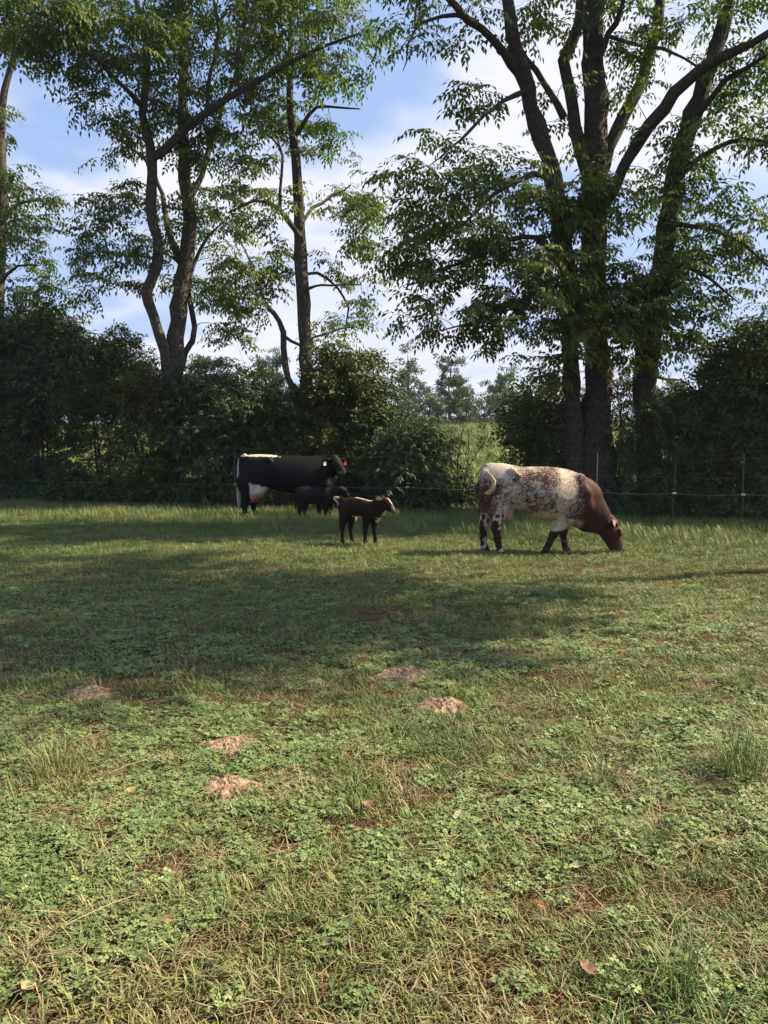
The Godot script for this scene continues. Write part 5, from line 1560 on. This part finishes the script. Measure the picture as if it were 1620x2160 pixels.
# --- the brown calf
func brown_calf() -> void:
	var s := 860.0
	var sx := 1.09
	var L := func(x: float, y: float, z: float) -> Vector3: return Vector3((x - 1000.0) / s * sx, (1035.0 - y) / s, z)
	var fl := Flesh.new(Vector3(-0.5, -0.03, -0.28), Vector3(0.7, 0.85, 0.28), 0.0105)
	var rows := []
	for q in [[762, 460, 560, 0.03], [772, 430, 620, 0.065], [800, 408, 660, 0.095], [850, 394, 690, 0.115], [930, 386, 665, 0.122], [1010, 394, 662, 0.13], [1090, 412, 680, 0.13], [1160, 432, 715, 0.118], [1220, 442, 735, 0.098], [1265, 470, 715, 0.068], [1295, 520, 660, 0.03]]:
		rows.append([(q[0] - 1000.0) / s * sx, (1035.0 - q[1]) / s, (1035.0 - q[2]) / s, q[3]])
	fl.trunk(rows, 0.018)
	chain(fl, [[L.call(1195, 555, 0.0), 0.14, 0.075], [L.call(1255, 518, 0.0), 0.115, 0.065], [L.call(1310, 472, 0.0), 0.092, 0.058]], 0.03)
	chain(fl, [[L.call(1322, 448, 0.0), 0.085, 0.066], [L.call(1360, 466, 0.0), 0.092, 0.07], [L.call(1405, 502, 0.0), 0.07, 0.052], [L.call(1440, 535, 0.0), 0.05, 0.044], [L.call(1462, 556, 0.0), 0.043, 0.042]], 0.018)
	for e in [-1.0, 1.0]:
		chain(fl, [[L.call(1318, 398, 0.045 * e), 0.02, 0.016], [L.call(1302, 388, 0.09 * e), 0.046, 0.013], [L.call(1290, 402, 0.135 * e), 0.036, 0.012], [L.call(1284, 418, 0.165 * e), 0.012, 0.008]], 0.008, Vector3(0.75, 0.6, 0.2).normalized())
		chain(fl, [[L.call(1368, 440, 0.05 * e), 0.018, 0.014], [L.call(1378, 455, 0.05 * e), 0.016, 0.012]], 0.012)
	chain(fl, [[L.call(838, 540, 0.07), 0.13, 0.06], [L.call(822, 660, 0.075), 0.085, 0.05], [L.call(800, 775, 0.075), 0.05, 0.034], [L.call(797, 820, 0.075), 0.037, 0.03], [L.call(802, 910, 0.075), 0.029, 0.025], [L.call(803, 985, 0.075), 0.031, 0.028], [L.call(812, 1012, 0.075), 0.032, 0.03], [L.call(820, 1028, 0.075), 0.036, 0.032]], 0.018)
	chain(fl, [[L.call(868, 560, -0.07), 0.12, 0.06], [L.call(880, 680, -0.075), 0.075, 0.048], [L.call(858, 790, -0.075), 0.044, 0.034], [L.call(858, 830, -0.075), 0.036, 0.03], [L.call(868, 910, -0.075), 0.029, 0.025], [L.call(878, 985, -0.075), 0.031, 0.028], [L.call(886, 1012, -0.075), 0.032, 0.03], [L.call(893, 1028, -0.075), 0.036, 0.032]], 0.018)
	chain(fl, [[L.call(1150, 610, 0.07), 0.1, 0.05], [L.call(1125, 710, 0.065), 0.06, 0.045], [L.call(1112, 800, 0.065), 0.042, 0.036], [L.call(1112, 858, 0.065), 0.036, 0.033], [L.call(1110, 930, 0.065), 0.027, 0.025], [L.call(1110, 990, 0.065), 0.031, 0.028], [L.call(1118, 1028, 0.065), 0.036, 0.032]], 0.018)
	chain(fl, [[L.call(1185, 620, -0.07), 0.09, 0.05], [L.call(1185, 730, -0.065), 0.055, 0.042], [L.call(1188, 810, -0.065), 0.04, 0.035], [L.call(1192, 865, -0.065), 0.035, 0.032], [L.call(1198, 935, -0.065), 0.027, 0.025], [L.call(1204, 990, -0.065), 0.031, 0.028], [L.call(1212, 1028, -0.065), 0.036, 0.032]], 0.018)
	chain(fl, [[L.call(785, 420, 0.0), 0.022, 0.022], [L.call(752, 408, 0.01), 0.018, 0.018], [L.call(722, 402, 0.015), 0.015, 0.015]], 0.012)
	var nz := flat_noise(501, 9.0, 3)
	var brown := Color(0.023, 0.011, 0.0085)
	var white := Color(0.62, 0.56, 0.48)
	var paint := func(p: Vector3, nn: Vector3) -> Color:
		var x := p.x * s / sx + 1000.0
		var y := 1035.0 - p.y * s
		var b := nz.get_noise_3dv(p)
		var col := brown * (1.0 + 0.9 * b)
		if x > 960 and x < 1190 and y < 400 + (x - 980) * 0.2 + 12 * b and absf(p.z) < 0.035:
			col = white * 0.8
		if x > 925 and x < 1060 and y > 640 + 8 * b and nn.y < 0.1 and absf(p.z) < 0.12:
			col = white
		if x > 1240 and y > 650 and y < 730 and nn.x > 0.35:
			col = white.lerp(brown, smoothstep(0.0, 0.3, b))
		if x > 1380 and absf(p.z) < 0.013 + 0.01 * b and nn.y > 0.2:
			col = white
		if x > 1452:
			col = Color(0.16, 0.11, 0.095)
		if x < 742:
			col = white
		if y > 1005:
			col = Color(0.04, 0.03, 0.025)
		return col
	var where := spot(757, 1149)
	var root := thing("calf", "small brown calf with a white tail tip standing before the black cow", "calf", where)
	root.rotation.y = deg_to_rad(-22)
	put("body", fl.mesh(paint), mats.hide, root)
	eyes(root, L.call(1378, 458, 0.0), Vector3(0, 0, 0.058), 0.013)
	tail_hair(root, [L.call(735, 404, 0.01), L.call(700, 396, 0.02), L.call(672, 400, 0.02), L.call(664, 416, 0.025), L.call(685, 430, 0.03), L.call(715, 455, 0.035), L.call(732, 495, 0.04), L.call(737, 530, 0.04)], [0.012, 0.014, 0.015, 0.014, 0.013, 0.011, 0.009, 0.004], Color(0.66, 0.6, 0.5), 51)

# --- the black calf between the cow and the brown calf
func black_calf() -> void:
	var s := 369.0
	var L := func(x: float, y: float, z: float) -> Vector3: return Vector3((x - 750.0) / s, (720.0 - y) / s, z)
	var fl := Flesh.new(Vector3(-0.5, -0.03, -0.3), Vector3(0.85, 0.9, 0.3), 0.016)
	var rows := []
	for q in [[604, 500, 560, 0.04], [612, 475, 590, 0.1], [640, 462, 600, 0.135], [690, 455, 596, 0.145], [760, 457, 596, 0.155], [820, 463, 602, 0.145], [870, 472, 608, 0.11], [905, 495, 590, 0.06], [918, 520, 565, 0.03]]:
		rows.append([(q[0] - 750.0) / s, (720.0 - q[1]) / s, (720.0 - q[2]) / s, q[3]])
	fl.trunk(rows, 0.02)
	chain(fl, [[L.call(875, 525, 0.0), 0.14, 0.085], [L.call(920, 500, 0.02), 0.1, 0.07], [L.call(945, 488, 0.03), 0.085, 0.065]], 0.03)
	chain(fl, [[L.call(958, 484, 0.03), 0.075, 0.07], [L.call(978, 500, 0.03), 0.078, 0.07], [L.call(1002, 530, 0.03), 0.055, 0.05], [L.call(1012, 545, 0.03), 0.045, 0.045]], 0.02)
	for e in [-1.0, 1.0]:
		chain(fl, [[L.call(955, 470, 0.03 + 0.05 * e), 0.02, 0.016], [L.call(950, 468, 0.03 + 0.1 * e), 0.036, 0.014], [L.call(948, 476, 0.03 + 0.15 * e), 0.012, 0.01]], 0.01, Vector3(0.75, 0.6, 0.2).normalized())
	for q in [[640, 0.08, 0.0], [672, -0.08, 0.0], [835, 0.075, 1.0], [868, -0.075, 1.0]]:
		var x: float = q[0]
		var z: float = q[1]
		chain(fl, [[L.call(x + 6, 545, z), 0.13, 0.06], [L.call(x, 610, z), 0.065, 0.05], [L.call(x - 4 + 6 * q[2], 650, z), 0.042, 0.036], [L.call(x, 690, z), 0.03, 0.027], [L.call(x + 5, 716, z), 0.038, 0.034]], 0.02)
	chain(fl, [[L.call(615, 478, 0.0), 0.026, 0.026], [L.call(602, 500, 0.02), 0.02, 0.02], [L.call(600, 560, 0.03), 0.018, 0.018], [L.call(602, 600, 0.03), 0.014, 0.014]], 0.015)
	var nz := flat_noise(601, 8.0, 3)
	var paint := func(p: Vector3, nn: Vector3) -> Color:
		return Color(0.017, 0.013, 0.012) * (1.0 + 0.5 * nz.get_noise_3dv(p))
	var where := spot(664, 1096)
	var root := thing("calf", "small black calf standing in the shade beside the black cow's belly", "calf", where)
	put("body", fl.mesh(paint), mats.hide, root)
	eyes(root, L.call(985, 492, 0.03), Vector3(0, 0, 0.066), 0.014)
	tail_hair(root, [L.call(600, 570, 0.03), L.call(602, 610, 0.03), L.call(604, 640, 0.03)], [0.014, 0.018, 0.005], Color(0.03, 0.025, 0.02), 61)
